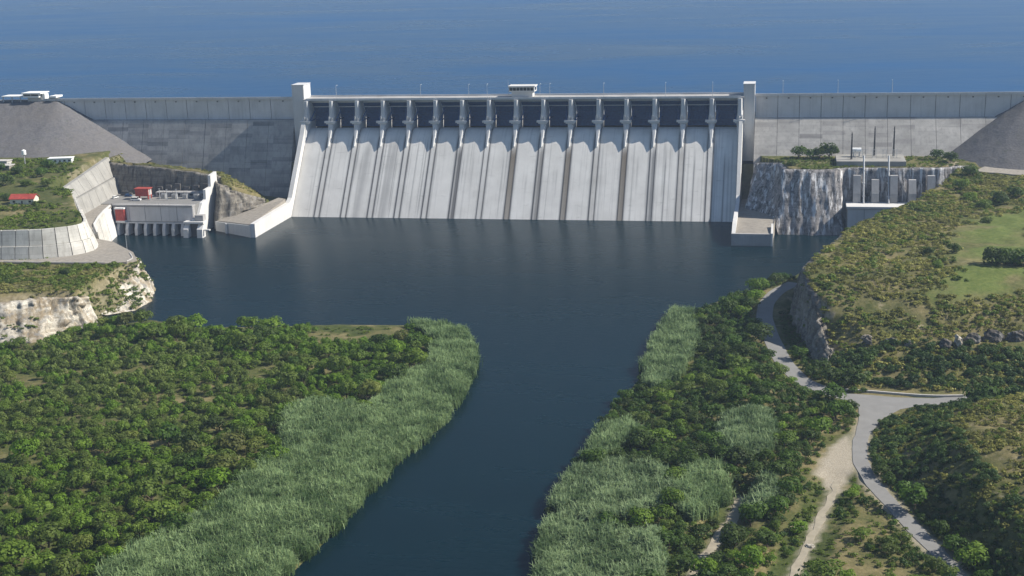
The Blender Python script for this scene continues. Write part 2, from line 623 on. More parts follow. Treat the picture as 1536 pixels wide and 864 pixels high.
DAM_GROUND_R = [(156, -20), (158, -32), (171, -46), (173, -64), (175, -70), (188, -71.5), (200, -70.5), (204, -66), (262, -63), (285, -52), (285, -20)]
LAWN = ats([(1452, 332), (1545, 318), (1545, 428), (1440, 425), (1408, 395), (1425, 360)], 30)
ROAD_MAIN = [(x, y, 6.0) for x, y in ats([(1192, 424), (1165, 437), (1149, 455), (1146, 475), (1156, 505), (1176, 545), (1204, 573), (1250, 590), (1300, 603)], 6)]
ROAD_EAST = [(x, y, 6.0) for x, y in ats([(1290, 604), (1320, 606), (1370, 605), (1445, 599), (1540, 588)], 6)] + [(330, -384, 7.0)]
ROAD_SOUTH = [(x, y, 6.0) for x, y in ats([(1312, 600), (1300, 632), (1290, 662), (1290, 692), (1308, 725), (1350, 770), (1398, 820), (1440, 864)], 6)] + [(228, -560, 6.0), (232, -640, 6.0)]
TRACK = [(x, y, 5.0) for x, y in ats([(1258, 722), (1240, 760), (1218, 805), (1190, 864)], 5)] + [(172, -570, 5.0), (168, -640, 5.0)]
PATH = [(x, y, 3.0) for x, y in ats([(1112, 748), (1098, 780), (1065, 825), (1040, 864)], 3)] + [(147, -560, 3.0)]
CLEARING = ats([(1272, 655), (1288, 680), (1284, 712), (1268, 735), (1240, 736), (1222, 712), (1232, 690), (1248, 668)], 5)
ROAD_W = {'main': 3.9, 'east': 3.6, 'south': 2.6, 'track': 1.9, 'path': 1.7}


def ridge(sd_out, sd_in, z0, z1, prof):
    """height between an outer foot (z0) and an inner rim (z1)"""
    do = np.maximum(sd_out, 0); di = np.maximum(-sd_in, 0)
    t = np.where(sd_in >= 0, 1.0, do / np.maximum(do + di, 1e-6))
    return z0 + (z1 - z0) * np.interp(t, [p[0] for p in prof], [p[1] for p in prof])


def H(X, Y, masks=None):
    X = np.asarray(X, float).ravel(); Y = np.asarray(Y, float).ravel()
    P = np.stack([X, Y], 1)
    n1 = fbm(X / 26, Y / 26, 3) - .5
    n2 = fbm(X / 7, Y / 7, 5) - .5
    h = np.full(len(X), -4.0)
    d = poly_sd(P, SPIT)
    h = np.where(d > -6, np.maximum(h, np.where(d > 0, .25 + np.minimum(d * .06, 2.4) + n1 * 1.6 * smooth(4, 20, d), .25 + d * .7)), h)
    d = poly_sd(P, RSHORE)
    h = np.where(d > -6, np.maximum(h, np.where(d > 0, .25 + np.minimum(d * .11, 5.6) + n1 * 1.4 * smooth(4, 20, d), .25 + d * .7)), h)
    # plateau on the right bank
    a = poly_sd(P, PLAT_FOOT); b = poly_sd(P, PLAT_RIM)
    zr = np.interp(Y, [-600, -335, -318, -290, -150, -60], [20, 19, 24, 29, 30.5, 34]) + n1 * 3.0 * smooth(0, 25, b) + np.minimum(np.maximum(b, 0) * .02, 3)
    hp = ridge(a, b, 5.5, zr, [(0, 0), (.25, .2), (.6, .62), (1, 1)]) + n2 * 1.6 * smooth(0, 4, a)
    h = np.where(a > 0, np.maximum(h, hp), h)
    # hill in the right foreground
    a = poly_sd(P, HILL_FOOT); b = poly_sd(P, HILL_RIM)
    zr = 19 + np.minimum(np.maximum(b, 0) * .16, 9) + n1 * 3.5
    hp = ridge(a, b, 5.6, zr, [(0, 0), (.3, .22), (.7, .75), (1, 1)]) + n2 * 1.8 * smooth(0, 4, a)
    h = np.where(a > 0, np.maximum(h, hp), h)
    # left bluff, road terrace and mound
    a = poly_sd(P, BLUFF_FOOT); b = poly_sd(P, BLUFF_RIM)
    zr = 17.6 + n1 * .6
    hp = ridge(a, b, .6, zr, [(0, 0), (.25, .1), (.5, .42), (.8, .66), (1, 1)]) + (n2 * 3.5 + (fbm(X / 3.2, Y / 3.2, 19) - .5) * 2.6) * smooth(0, 3, a) * smooth(0, 3, -b)
    h = np.where(a > 0, np.maximum(h, hp), h)
    d = poly_sd(P, MOUND)
    zm = np.interp(Y, [-262, -235, -140, -70, -20], [31.5, 32.5, 37, 40, 40]) + n1 * 1.5
    h = np.where(d > 1.0, np.where(d < 7.2, 17.6 + (zm - 17.6) * np.clip((d - 3.2) / 4.0, 0, 1), zm), h)
    # ground at the foot of the dam
    d = poly_sd(P, DAM_GROUND_L)
    zg = np.interp(X, [-277, -225, -186, -176, -163, -150], [40, 35.5, 31, 26, 17.5, 11.5]) + n2 * 1.2 - smooth(-68, -50, Y) * np.interp(X, [-277, -250, -175, -150], [2, 18, 17, 4])
    h = np.where(d > 0, np.maximum(h, zg), h)
    d = poly_sd(P, DAM_GROUND_R)
    zg = 35.6 + n2 * .8
    h = np.where(d > 0, np.maximum(h, zg), h)
    # land under and beside the lake
    h = np.where(Y > -20, np.interp(Y, [-20, 0, 3000, 6500, 7400], [30, 20, 20, 40, 95]), h)
    # roads cut a level bench
    for line, w in ((ROAD_MAIN, 3.9), (ROAD_EAST, 3.6), (ROAD_SOUTH, 2.6), (TRACK, 1.9), (PATH, 1.7)):
        d, z = line_d(P, line)
        k = 1 - smooth(w + 2.4, w + 7, d)
        h = h * (1 - k) + (z - .12) * k
    if masks is not None:
        masks['lawn'] = smooth(-14, 12, poly_sd(P, LAWN) + n1 * 30 + n2 * 14) * (1 - .75 * smooth(.55, .7, fbm(X / 16, Y / 16, 91)))
        dd = np.minimum(line_d(P, TRACK)[0] - .9, line_d(P, PATH)[0] - 1.2)
        dc = -poly_sd(P, CLEARING)
        dirt = 1 - smooth(-.6, 1.6, np.minimum(dd, dc + 1.2) + n2 * 2.5 + (fbm(X / 2.5, Y / 2.5, 29) - .5) * 3)
        masks['dirt'] = np.maximum(dirt, (1 - smooth(0, 2.2, line_d(P, ROAD_SOUTH)[0] - 2.6 + n2 * 2)) * .8)
        gr = np.maximum(smooth(-2, 3, poly_sd(P, SPIT)) * (h < 6), smooth(-2, 3, poly_sd(P, RSHORE)) * (X < 200) * (h < 5.5))
        masks['green'] = gr * (1 - .9 * smooth(.55, .62, fbm(X / 9, Y / 9, 51)))
        masks['green'] = np.maximum(masks['green'], smooth(2, 8, poly_sd(P, MOUND)) * .75 * smooth(.35, .55, fbm(X / 14, Y / 14, 57)))
        rock = np.zeros(len(X))
        a = poly_sd(P, PLAT_FOOT); b = poly_sd(P, PLAT_RIM)
        rock = np.maximum(rock, ((a > 0) & (b < 0) & (Y > -330)) * .9)
        a = poly_sd(P, BLUFF_FOOT); b = poly_sd(P, BLUFF_RIM)
        rock = np.maximum(rock, ((a > 0) & (b < 0)) * .45)
        masks['rock'] = rock
    return h


def Hs(x, y):
    return float(H([x], [y])[0])


def axis(lo, hi, step, far):
    a = list(np.arange(lo, hi + .01, step))
    g = step
    while a[-1] < far:
        g *= 1.35; a.append(min(a[-1] + g, far))
    g = step
    while a[0] > -far:
        g *= 1.35; a.insert(0, max(a[0] - g, -far))
    return np.array(a)


gx = axis(-380, 360, 1.8, FAR); gy = axis(-640, -10, 1.8, FAR)
GX, GY = np.meshgrid(gx, gy)
mk = {}
hz = H(GX, GY, mk)
nx, ny = len(gx), len(gy)
idx = np.arange(nx * ny).reshape(ny, nx)
quads = np.stack([idx[:-1, :-1].ravel(), idx[:-1, 1:].ravel(), idx[1:, 1:].ravel(), idx[1:, :-1].ravel()], 1)
terrain = link('terrain', mesh_np('terrain', np.stack([GX.ravel(), GY.ravel(), hz], 1), quads, M['ground'], True, mk))
tag(terrain, kind='structure')

river = link('river', mesh_data('river', [(-700, -FAR + 50, 0), (700, -FAR + 50, 0), (700, -30, 0), (-700, -30, 0)], [(0, 1, 2, 3)], M['river']))
tag(river, kind='structure')
lake = link('lake', mesh_data('lake', [(-FAR + 50, 1.5, 60), (FAR - 50, 1.5, 60), (FAR - 50, FAR - 60, 60), (-FAR + 50, FAR - 60, 60)], [(0, 1, 2, 3)], M['lake']))
tag(lake, kind='structure')


# ------------------------------------------------------------------ roads
def ribbon(name, line, half, mat, dz=0.0, step=2.5, wob=0.0, thick=.3):
    L = resample(line, step)
    t = np.gradient(L[:, :2], axis=0); t /= np.linalg.norm(t, axis=1)[:, None]
    nrm = np.stack([-t[:, 1], t[:, 0]], 1)
    wl_ = half + wob * (vnoise(np.arange(len(L)) * .6, np.zeros(len(L)), 4) - .5) * 2
    wr_ = half + wob * (vnoise(np.arange(len(L)) * .6, np.zeros(len(L)), 9) - .5) * 2
    a = L[:, :2] + nrm * wl_[:, None]; b = L[:, :2] - nrm * wr_[:, None]
    z = L[:, 2] + dz
    n = len(L)
    V = np.concatenate([np.c_[a, z], np.c_[b, z], np.c_[a, z - thick], np.c_[b, z - thick]])
    F = []
    for i in range(n - 1):
        F += [(i, i + n, i + n + 1, i + 1), (i + 2 * n, i, i + 1, i + 1 + 2 * n), (i + n, i + 3 * n, i + 1 + 3 * n, i + 1 + n)]
    o = link(name, mesh_data(name, V, F, mat))
    return tag(o, kind='structure')


ribbon('road', ROAD_MAIN, 3.6, M['asphalt'], .02)
ribbon('road', ROAD_EAST, 3.5, M['asphalt'], .028)
ribbon('road', ROAD_SOUTH, 2.4, M['asphalt'], .036, wob=.3)
ribbon('dirt_track', TRACK, 1.0, M['track'], .02, wob=.7)
ribbon('dirt_track', PATH, 1.5, M['track'], .02, wob=.6)
jn = ats([(1268, 590), (1310, 593), (1345, 596), (1420, 598), (1390, 606), (1350, 614), (1320, 630), (1308, 650), (1284, 650), (1288, 630), (1288, 612)], 6)
mb = MB(); mb.prism_z(jn[::-1] if False else jn, 5.7, 6.044)
tag(mb.build('road_junction', M['asphalt']), kind='structure')

rw1 = [(x, y, 6.75) for x, y in ats([(1268, 584), (1300, 586), (1345, 590), (1400, 594), (1445, 593)], 6.5)]
o = ribbon('roadside_wall', rw1, .35, M['kerb'], 0, 2.5, thick=1.2)
del o['kind']
tag(o, 'low pale stone wall along the far side of the road junction', 'wall')

# ------------------------------------------------------------------ the concrete dam
BAY = 18.14
SWX = 8 * BAY
CREST = 71.4
dam = thing('concrete_dam', 'long grey concrete gravity dam with sixteen spillway bays and navy gates', 'dam', (0, -20, 0))
PROF = [(-2.5, 48.0), (-4.5, 50.4), (-7.0, 51.5), (-10.0, 51.8), (-13.0, 51.3), (-16.0, 49.8), (-19.0, 47.4), (-22.0, 44.2), (-57.5, 0.0), (-63.0, -6.9)]


def prof_at(n):
    P_ = np.array(PROF)
    d = np.r_[0, np.cumsum(np.hypot(*np.diff(P_, axis=0).T))]
    s = np.linspace(0, d[-1], n)
    return np.stack([np.interp(s, d, P_[:, 0]), np.interp(s, d, P_[:, 1])], 1)


def chute_piece(name, x0, x1, stain_fn, nu, nv=44, lift=0.0):
    pr = prof_at(nv)
    tn = np.gradient(pr, axis=0); tn /= np.linalg.norm(tn, axis=1)[:, None]
    nm = np.stack([tn[:, 1], -tn[:, 0]], 1)
    nm *= np.sign(nm[:, 1:2] + 1e-9)
    top = pr + nm * lift; bot = pr - nm * .75
    u = np.linspace(0, 1, nu)
    V = []; S = []; R = []
    for j in range(nv):
        for i in range(nu):
            V.append((x0 + (x1 - x0) * u[i], top[j, 0] + 20, top[j, 1]))
            s, r = stain_fn(u[i], j / (nv - 1.0))
            S.append(s); R.append(r)
    base = len(V)
    for j in range(nv):
        for x in (x0, x1):
            V.append((x, bot[j, 0] + 20, bot[j, 1])); S.append(.8); R.append(0.)
    F = []
    for j in range(nv - 1):
        for i in range(nu - 1):
            a = j * nu + i
            F.append((a, a + nu, a + nu + 1, a + 1))
        a = j * nu
        F.append((a, base + 2 * j, base + 2 * j + 2, a + nu))
        a = j * nu + nu - 1
        F.append((a + nu, base + 2 * j + 3, base + 2 * j + 1, a))
    return link(name, mesh_data(name, V, F, M['chute'], False, {'stain': S, 'rust': R}), dam)


def streaks(rnd, n, w, lo, hi, edge, top=.22):
    L = []
    for _ in range(n):
        L.append((rnd.random(), w * (.4 + rnd.random() * 1.4), rnd.uniform(lo, hi), rnd.uniform(top, .55) if rnd.random() < .5 else top, rnd.uniform(.6, 1.15)))

    def fn(u, v):
        s = 0
        for c, ww, st, v0, v1 in L:
            k = math.exp(-((u - c) / ww) ** 2) * st
            k *= min(1, max(0, (v - v0) * 12)) * min(1, max(0, (v1 - v) * 5))
            s = max(s, k)
        e = min(u, 1 - u)
        s = max(s, edge * math.exp(-(e / .05) ** 2) * min(1, max(0, (v - .12) * 6)))
        return min(.92, s), 0.0
    return fn


rb = random.Random(5)
edge_l = [rb.uniform(.6, 1.1) for _ in range(16)]
for i in range(16):
    x0 = -SWX + BAY * i + (1.85 if i else .4); x1 = -SWX + BAY * (i + 1) - (1.85 if i < 15 else .4)
    fn0 = streaks(rb, rb.randint(2, 8) if i not in (2, 3, 4) else 11, .022, .1, .42 if i not in (2, 3, 4) else .6, edge_l[i])

    def fn(u, v, fn0=fn0, i=i):
        s, r = fn0(u, v)
        if i in (2, 3):    # wide grey wash on the third and fourth bays
            s = max(s, .38 * math.exp(-((u - .62 + .2 * v) / .17) ** 2) * min(1, max(0, (v - .2) * 8)))
        if i >= 13:
            s = max(s, .8 * math.exp(-((u - .47 + .03 * v) / .03) ** 2) * min(1, max(0, (v - .3) * 6)))
        return s, r
    chute_piece('chute_slab', x0, x1, fn, 30)
RUST = {7: .95, 9: .85, 11: .9, 10: .2, 5: .15, 8: .25, 13: .3}
BLACK = {5: .75, 8: .5, 12: .6, 11: .35, 9: .3}
for i in range(15):
    xc = -SWX + BAY * (i + 1)

    def fn(u, v, i=i):
        k = min(1, max(0, (v - .27) * 9))
        e = min(u, 1 - u)
        return min(.9, (BLACK.get(i, 0) * (.4 + .6 * (u > .45)) + .12) * k + .5 * math.exp(-(e / .12) ** 2) * k), RUST.get(i, 0) * k * (1 - .4 * v)
    chute_piece('pier_tail', xc - 1.45, xc + 1.45, fn, 7, lift=.12)
mb = MB()
body = [(y, z - .95) for y, z in PROF] + [(-63, -9), (3, -9), (3, 50)]
mb.prism_x(body, -SWX - 1, SWX + 1)
mb.build('spillway_body', M['concrete'], dam)


def pier_mesh(xc, hw=1.0):
    """loft of horizontal sections, pointed tail down the chute"""
    secs = [(CREST - .9, -15.4, 1.45), (66.0, -15.5, 1.45), (61.5, -16.0, 1.6), (58.6, -16.8, 2.0), (56.0, -17.8, 2.0), (52.0, -19.6, 1.6), (47.0, -22.4, .95), (44.0, -24.4, .45), (41.5, -26.0, .3)]
    V = []; F = []
    for z, yf, w in secs:
        back = 2.2 if z > 50 else -8
        V += [(xc - 1.45 * hw, back, z), (xc - 1.45 * hw, yf + 5.5, z), (xc - w * hw, yf + 1.0, z), (xc - w * .55 * hw, yf, z),
              (xc + w * .55 * hw, yf, z), (xc + w * hw, yf + 1.0, z), (xc + 1.45 * hw, yf + 5.5, z), (xc + 1.45 * hw, back, z)]
    for s in range(len(secs) - 1):
        for k in range(8):
            a = s * 8 + k; b = s * 8 + (k + 1) % 8
            F.append((b, a, a + 8, b + 8))
    F.append(tuple(range(8)))
    return V, F


for i in range(-1, 16):
    xc = min(max(-SWX + BAY * (i + 1), -SWX + .5), SWX - .5)
    mb = MB(); mb.add(*pier_mesh(xc))
    p = mb.build('pier', M['pier'], dam)
    mb = MB()
    mb.box(xc - 3.9, xc + 3.4, -19.0, -16.2, 56.2, 57.5)
    mb.box(xc - 2.9, xc + 2.9, -18.5, -16.0, 55.4, 56.19)
    mb.build('trunnion_beam', M['pier'], p)
    mb = MB()
    mb.box(xc - 1.2, xc - .3, -18.2, -17.2, 57.52, 60.3); mb.box(xc + .7, xc + 1.5, -18.1, -17.1, 57.52, 59.6)
    mb.build('anchor_block', M['steel'], p)
    mb = MB()
    for k in range(7):
        mb.box(xc + 1.95 + .22 * k, xc + 2.15 + .22 * k, -17.6 + .25 * k, -16.8 + .25 * k, 57.6 + .75 * k, 57.75 + .75 * k)
    mb.tube((xc + 2.0, -17.7, 58.4), (xc + 3.5, -16.0, 63.4), .07, n=4)
    mb.build('stair', M['steel'], p)

# gates: curved skin, girders and arms
for i in range(16):
    x0 = -SWX + BAY * i + 1.9; x1 = -SWX + BAY * (i + 1) - 1.9
    g = None
    R_, cyy, czz = 14.2, -15.4, 57.0
    V = []; F = []
    n = 12
    for k in range(n + 1):
        th = math.radians(-21 + 80 * k / n)
        for rr in (R_, R_ + .25):
            for x in (x0, x1):
                V.append((x, cyy + rr * math.cos(th) + 20, czz + rr * math.sin(th)))
    for k in range(n):
        a = 4 * k
        F += [(a, a + 1, a + 5, a + 4), (a + 3, a + 2, a + 6, a + 7), (a + 2, a, a + 4, a + 6), (a + 1, a + 3, a + 7, a + 5)]
    g = link('gate', mesh_data('gate', V, F, M['gate']), dam)
    for th, hgt in ((-8, .9), (16, .9), (40, .9)):
        t_ = math.radians(th)
        y = cyy + (R_ - .7) * math.cos(t_); z = czz + (R_ - .7) * math.sin(t_)
        mb = MB(); mb.box(x0 + .3, x1 - .3, y - .6, y + .55, z - hgt / 2, z + hgt / 2)
        mb.build('girder', M['gate'], g)
    for sx in (-1, 1):
        xx = x0 + .9 if sx < 0 else x1 - .9
        for th in (4, 38):
            t_ = math.radians(th)
            mb = MB(); mb.tube((xx, cyy + .4, czz), (xx + (-sx) * 1.6, cyy + (R_ - 1) * math.cos(t_), czz + (R_ - 1) * math.sin(t_)), .38, n=6)
            mb.build('gate_arm', M['gate'], g)
    mb = MB(); mb.box(x0 - .1, x1 + .1, -8.2, -7.5, 68.6, 69.9)
    mb.build('bridge_girder', M['steel'], dam)
    mb = MB(); mb.box(x0 - .1, x1 + .1, -8.6, -8.1, 65.7, 66.15)
    mb.build('hoist_beam', M['steel'], dam)

# road deck over the spillway
mb = MB(); mb.box(-SWX - 2, SWX + 2, -13.6, 3.2, 70.55, CREST - .01)
dk = mb.build('road_deck', M['concrete'], dam)
for i in range(16):
    xa = -SWX + BAY * i
    mb = MB(); mb.box(xa + .06, xa + BAY - .06, -13.85, -13.5, 70.7, CREST + .75)
    mb.build('parapet', M['pier'], dk)
mb = MB(); mb.box(-SWX - 2, SWX + 2, 2.8, 3.2, CREST, CREST + 1.0); mb.build('upstream_parapet', M['pier'], dk)

# wings: monolith by monolith, upper wall and battered face
left_j = [-345, -329.5, -314, -298.5, -283, -267.5, -252, -236.5, -221, -205.5, -190, -174.5, -156.2]
right_j = [153.8, 168, 181.5, 195, 208.5, 222, 235.5, 249.5, 264.5, 279, 294, 309, 324, 339]
rw = random.Random(3)
for ws, joints, mw in ((.40, left_j, M['wing_left']), (.80, right_j, M['wing_right'])):
    for a, b in zip(joints[:-1], joints[1:]):
        o_ = rw.uniform(-.04, .04)
        mb = MB(); mb.box(a + .16, b - .16, -3.3 + o_, 2.6, 57.02, 70.6)
        mb.build('wall_panel', M['wall_panel'], dam)
        mb = MB()
        mb.prism_x([(-8.0 + o_, 57.0), (-8.0 + o_ - 57 * ws, 0), (-8.0 + o_ - 61 * ws, -4), (2.6, -4), (2.6, 57.0)], a + .1, b - .1)
        mb.build('face_block', mw, dam)
        mb = MB(); mb.box(a + .08, b - .08, -4.2, -3.7, 70.62, CREST + .9)
        pp = mb.build('parapet', M['wall_panel'], dam)
        mb = MB()
        xm = (a + b) / 2
        mb.box(xm - .5, xm + .5, -3.75, -3.36 + o_, 69.0, 69.7)
        mb.build('drain', M['dark_steel'], dam)
    a, b = joints[0], joints[-1]
    mb = MB(); mb.box(a + 1, b - 1, -2.7, 2.4, 50, 70.5)
    mb.prism_x([(-7.3, 56.4), (-7.3 - 56 * ws, 0), (0, 0), (0, 56.4)], a + 1, b - 1)
    mb.build('wing_core', M['dark_steel'], dam)
    mb = MB(); mb.box(a, b, -3.69, 4.0, 70.61, CREST - .02); mb.build('crest_road', M['asphalt'], dam)

# end towers and training walls
for s, nm in ((-1, 'left'), (1, 'right')):
    xa, xb = (147.3, 155.8) if s < 0 else (146.6, 153.6)
    zt = 80.6 if s < 0 else 78.8
    lo, hi = (-xb, -xa) if s < 0 else (xa, xb)
    mb = MB(); mb.box(lo, hi, -10.0, 3.4, 30, zt)
    tw = mb.build('end_tower', M['pier'], dam)
    mb = MB(); mb.box(lo - .25, hi + .25, -10.3, 3.6, zt + .004, zt + .5); mb.build('tower_cap', M['pier'], tw)
    mb = MB(); mb.box(lo + (0.2 if s > 0 else hi - lo - .75), lo + (.75 if s > 0 else hi - lo - .2), -10.25, -10.004, 54, zt); mb.build('pilaster', M['pale'], tw)
    # training wall follows the chute, then runs level along the apron
    prof = [(-8, 63), (-13.4, 61.0), (-17.5, 57.9), (-21.0, 53.6), (-24.5, 48.6), (-54.0, 12.0), (-59.0, 9.6), (-119.5, 8.6), (-119.5, -5), (-8, -5)]
    if s > 0:
        prof = [(-8, 64), (-13.4, 62.0), (-17.5, 58.9), (-21.0, 54.6), (-24.5, 49.8), (-52.0, 15.8), (-57.0, 12.0), (-106, 9.6), (-121.0, 4.5), (-121.0, -5), (-8, -5)]
    lo, hi = (-147.2, -144.3) if s < 0 else (144.3, 146.5)
    mb = MB(); mb.prism_x(prof, lo, hi)
    mb.build('training_wall', M['pale'], dam)

# lamp posts along the crest
lp = None
lamps = [(-125, -8.0), (-66, -8), (-33, -8), (-20.5, -8), (15, -8), (21.5, -8), (57, -8), (97, -8), (127, -8), (171, -3.4), (238, -3.4), (205, -3.4)]
for k, (x, y) in enumerate(lamps):
    if lp is None:
        lp = thing('lamp_post', '', 'lamp post', (x, y, CREST), 'lamp posts on the dam crest')
        mb = MB(); mb.tube((x, y, CREST), (x, y, CREST + 8.4), .17, .1, 6); mb.build('pole', M['steel'], lp)
        mb = MB(); mb.tube((x, y, CREST + 8.3), (x, y + 1.8, CREST + 8.7), .08, n=5); mb.build('arm', M['steel'], lp)
        mb = MB(); mb.box(x - .22, x + .22, y + 1.6, y + 2.5, CREST + 8.55, CREST + 8.8); mb.build('lamp_head', M['white'], lp)
        o = lp
    else:
        o = copy_tree(lp); o.location = (x, y, CREST)
    o['label'] = 'thin grey lamp post on the dam crest above the spillway' if abs(x) < 140 else 'thin grey lamp post on the crest road right of the spillway'
    o['group'] = 'lamp posts on the spillway deck' if abs(x) < 140 else 'lamp posts on the right wing of the dam'

# gate control house on the deck
ch = thing('control_house', 'pale flat roofed control house with a window band on the spillway deck', 'control house', (3, -6, CREST))
mb = MB(); mb.box(-4.5, 9.5, -5.6, 1.5, CREST, CREST + 3.4); mb.build('lower_storey', M['pale'], ch)
mb = MB(); mb.box(-6.0, 11.0, -6.8, 2.2, CREST + 3.4, CREST + 6.6); up_ = mb.build('upper_storey', M['pale'], ch)
mb = MB(); mb.box(-6.5, 11.5, -7.3, 2.6, CREST + 6.6, CREST + 7.3); mb.build('roof', M['pale'], ch)
for k in range(7):
    mb = MB(); mb.box(-5.6 + 2.33 * k, -3.6 + 2.33 * k, -6.9, -6.75, CREST + 4.2, CREST + 6.2); mb.build('window', M['glass'], up_)
mb = MB(); mb.box(11.0, 11.12, -5, 0, CREST + 4.2, CREST + 6.2); mb.build('window', M['glass'], up_)
mb = MB(); mb.tube((-7.2, -3, CREST), (-7.2, -3, CREST + 11), .15, .08); mb.build('mast', M['steel'], ch)

# ------------------------------------------------------------------ earth embankments
def embankment(name, xe, sgn, slope):
    """riprap ridge that ends in a cone against the concrete wing"""
    xs = np.r_[np.arange(0, 130, 2.0), np.geomspace(130, 4200, 24)]
    off = np.r_[np.arange(-100, 6, 2.0), 8, 20, 60, 120]
    V = []
    X = xe + sgn * (xs[:, None] - 75) + 0 * off[None]
    Y = off[None] + 0 * xs[:, None]
    dx = np.maximum(0, -(X - xe) * sgn)
    dy = np.where(Y < -5, -5 - Y, np.where(Y > 5, Y - 5, 0))
    d = np.hypot(dx, dy)
    Z = 70.4 - d / slope
    Z = Z + (fbm(X / 3.0, Y / 3.0, 8) - .5) * 1.1 * np.clip(d / 4, 0, 1)
    n, m = X.shape
    idx = np.arange(n * m).reshape(n, m)
    q = np.stack([idx[:-1, :-1].ravel(), idx[1:, :-1].ravel(), idx[1:, 1:].ravel(), idx[:-1, 1:].ravel()], 1)
    o = link(name, mesh_np(name, np.stack([X.ravel(), Y.ravel(), Z.ravel()], 1), q, M['riprap'], False))
    return tag(o, kind='structure')


embankment('left_embankment', -334, -1, 1.95)
embankment('right_embankment', 322, 1, 1.62)
ribbon('crest_road', [(-4000, 0, 70.75), (-345, 0, 70.75)], 4.0, M['asphalt'], step=60)
ribbon('crest_road', [(339, 0, 70.75), (4000, 0, 70.75)], 4.0, M['asphalt'], step=60)


# ------------------------------------------------------------------ terraces beside the spillway
def slab(name, poly, z0, z1, mat, kind='structure', label=None, cat=None):
    mb = MB(); mb.prism_z(poly, z0, z1)
    o = mb.build(name, mat)
    if kind: tag(o, kind=kind)
    if label: tag(o, label, cat)
    return o


ap = thing('apron_terrace', 'grey gravel topped terrace with pale front wall left of the spillway', 'terrace', (-160, -95, 0))
mb = MB(); mb.prism_z([(-147.25, -119), (-147.25, -58), (-152, -58), (-164, -84), (-170, -92), (-177, -101.5)][::-1], -5, [6.5, 8, 9, 12.8, 12.0, 8.0]); mb.build('paving', M['gravel'], ap)
mb = MB(); mb.prism_z([(-147.22, -120), (-177.8, -102.3), (-177.3, -101.7), (-147.22, -119.1)][::-1], -5, [7.5, 6, 6, 7.5]); mb.build('front_wall', M['pale'], ap)
mb = MB(); mb.box(-168.3, -167.0, -109.5, -107.6, -2, 6.2); mb.build('wall_rib', M['pale'], ap)

bt = thing('river_terrace', 'grey gravel topped concrete terrace block right of the spillway', 'terrace', (157, -105, 0))
mb = MB(); mb.prism_z([(146.55, -119.6), (166.5, -119.6), (168.5, -88), (168.5, -36), (146.55, -36)], -5, [6.0, 6.6, 8.6, 10, 10]); mb.build('paving', M['gravel'], bt)
mb = MB(); mb.box(144.3, 166.4, -121.3, -119.65, -5, 6.9); mb.build('front_wall', M['concrete'], bt)
mb = MB(); mb.prism_x([(-121.6, -5), (-121.6, 7.4), (-104, 9.4), (-104, -5)], 166.45, 167.6); mb.build('side_wall', M['pale'], bt)


# ------------------------------------------------------------------ cliffs
def cliff(name, bottom, top, mat, rows=16, seg=1.4, amp=1.8, seed=1, ledge=1.0, lip=True, back=5.0):
    """rock face between a foot line and a rim line (x,y,z lists of equal length)"""
    B = np.asarray(bottom, float); T = np.asarray(top, float)
    d = np.r_[0, np.cumsum(np.hypot(*np.diff(B[:, :2], axis=0).T))]
    n = max(3, int(d[-1] / seg))
    s = np.linspace(0, d[-1], n)
    b = np.stack([np.interp(s, d, B[:, k]) for k in range(3)], 1)
    t = np.stack([np.interp(s, d, T[:, k]) for k in range(3)], 1)
    tg = np.gradient(b[:, :2], axis=0); tg /= np.maximum(np.linalg.norm(tg, axis=1), 1e-6)[:, None]
    nr = np.stack([tg[:, 1], -tg[:, 0]], 1)       # outward: right hand side of travel
    V = []
    for r in range(rows + 1):
        v = r / rows
        p = b * (1 - v) + t * v
        k = fbm(s / 5.0, np.full(n, v * 3.0), seed, 4) - .5
        k2 = vnoise(s / 2.1, np.full(n, v * 7.0), seed + 5) - .5
        col = np.floor(fbm(s / 4, s * 0, seed + 9, 2) * 7) / 7 - .5
        st = math.floor(v * 5 + .3) / 5.0 - v
        off = amp * (k * 1.6 + k2 * .6 + col * 1.2) + ledge * (st * 5 + .5) * .6
        f = 1 if 0 < r < rows else .25
        V.append(np.c_[p[:, 0] + nr[:, 0] * off * f, p[:, 1] + nr[:, 1] * off * f, p[:, 2] + k2 * .8 * (0 < r < rows)])
    # lip that runs back into the ground behind the rim
    top_ = V[-1]
    if lip:
        q1 = top_[:, :2] - nr * (back - 2.0)
        top_[:, 2] = np.minimum(top_[:, 2] + .6, np.maximum(H(q1[:, 0], q1[:, 1]) - .1, top_[:, 2] - 6))
    p = top_.copy(); p[:, :2] -= nr * back
    p[:, 2] = np.minimum(H(p[:, 0], p[:, 1]) - .8, top_[:, 2])
    V.append(p)
    V = np.concatenate(V)
    m = rows + 2
    idx = np.arange(n * m).reshape(m, n)
    q = np.stack([idx[:-1, :-1].ravel(), idx[:-1, 1:].ravel(), idx[1:, 1:].ravel(), idx[1:, :-1].ravel()], 1)
    o = link(name, mesh_np(name, V, q, mat, False))
    return tag(o, kind='structure')


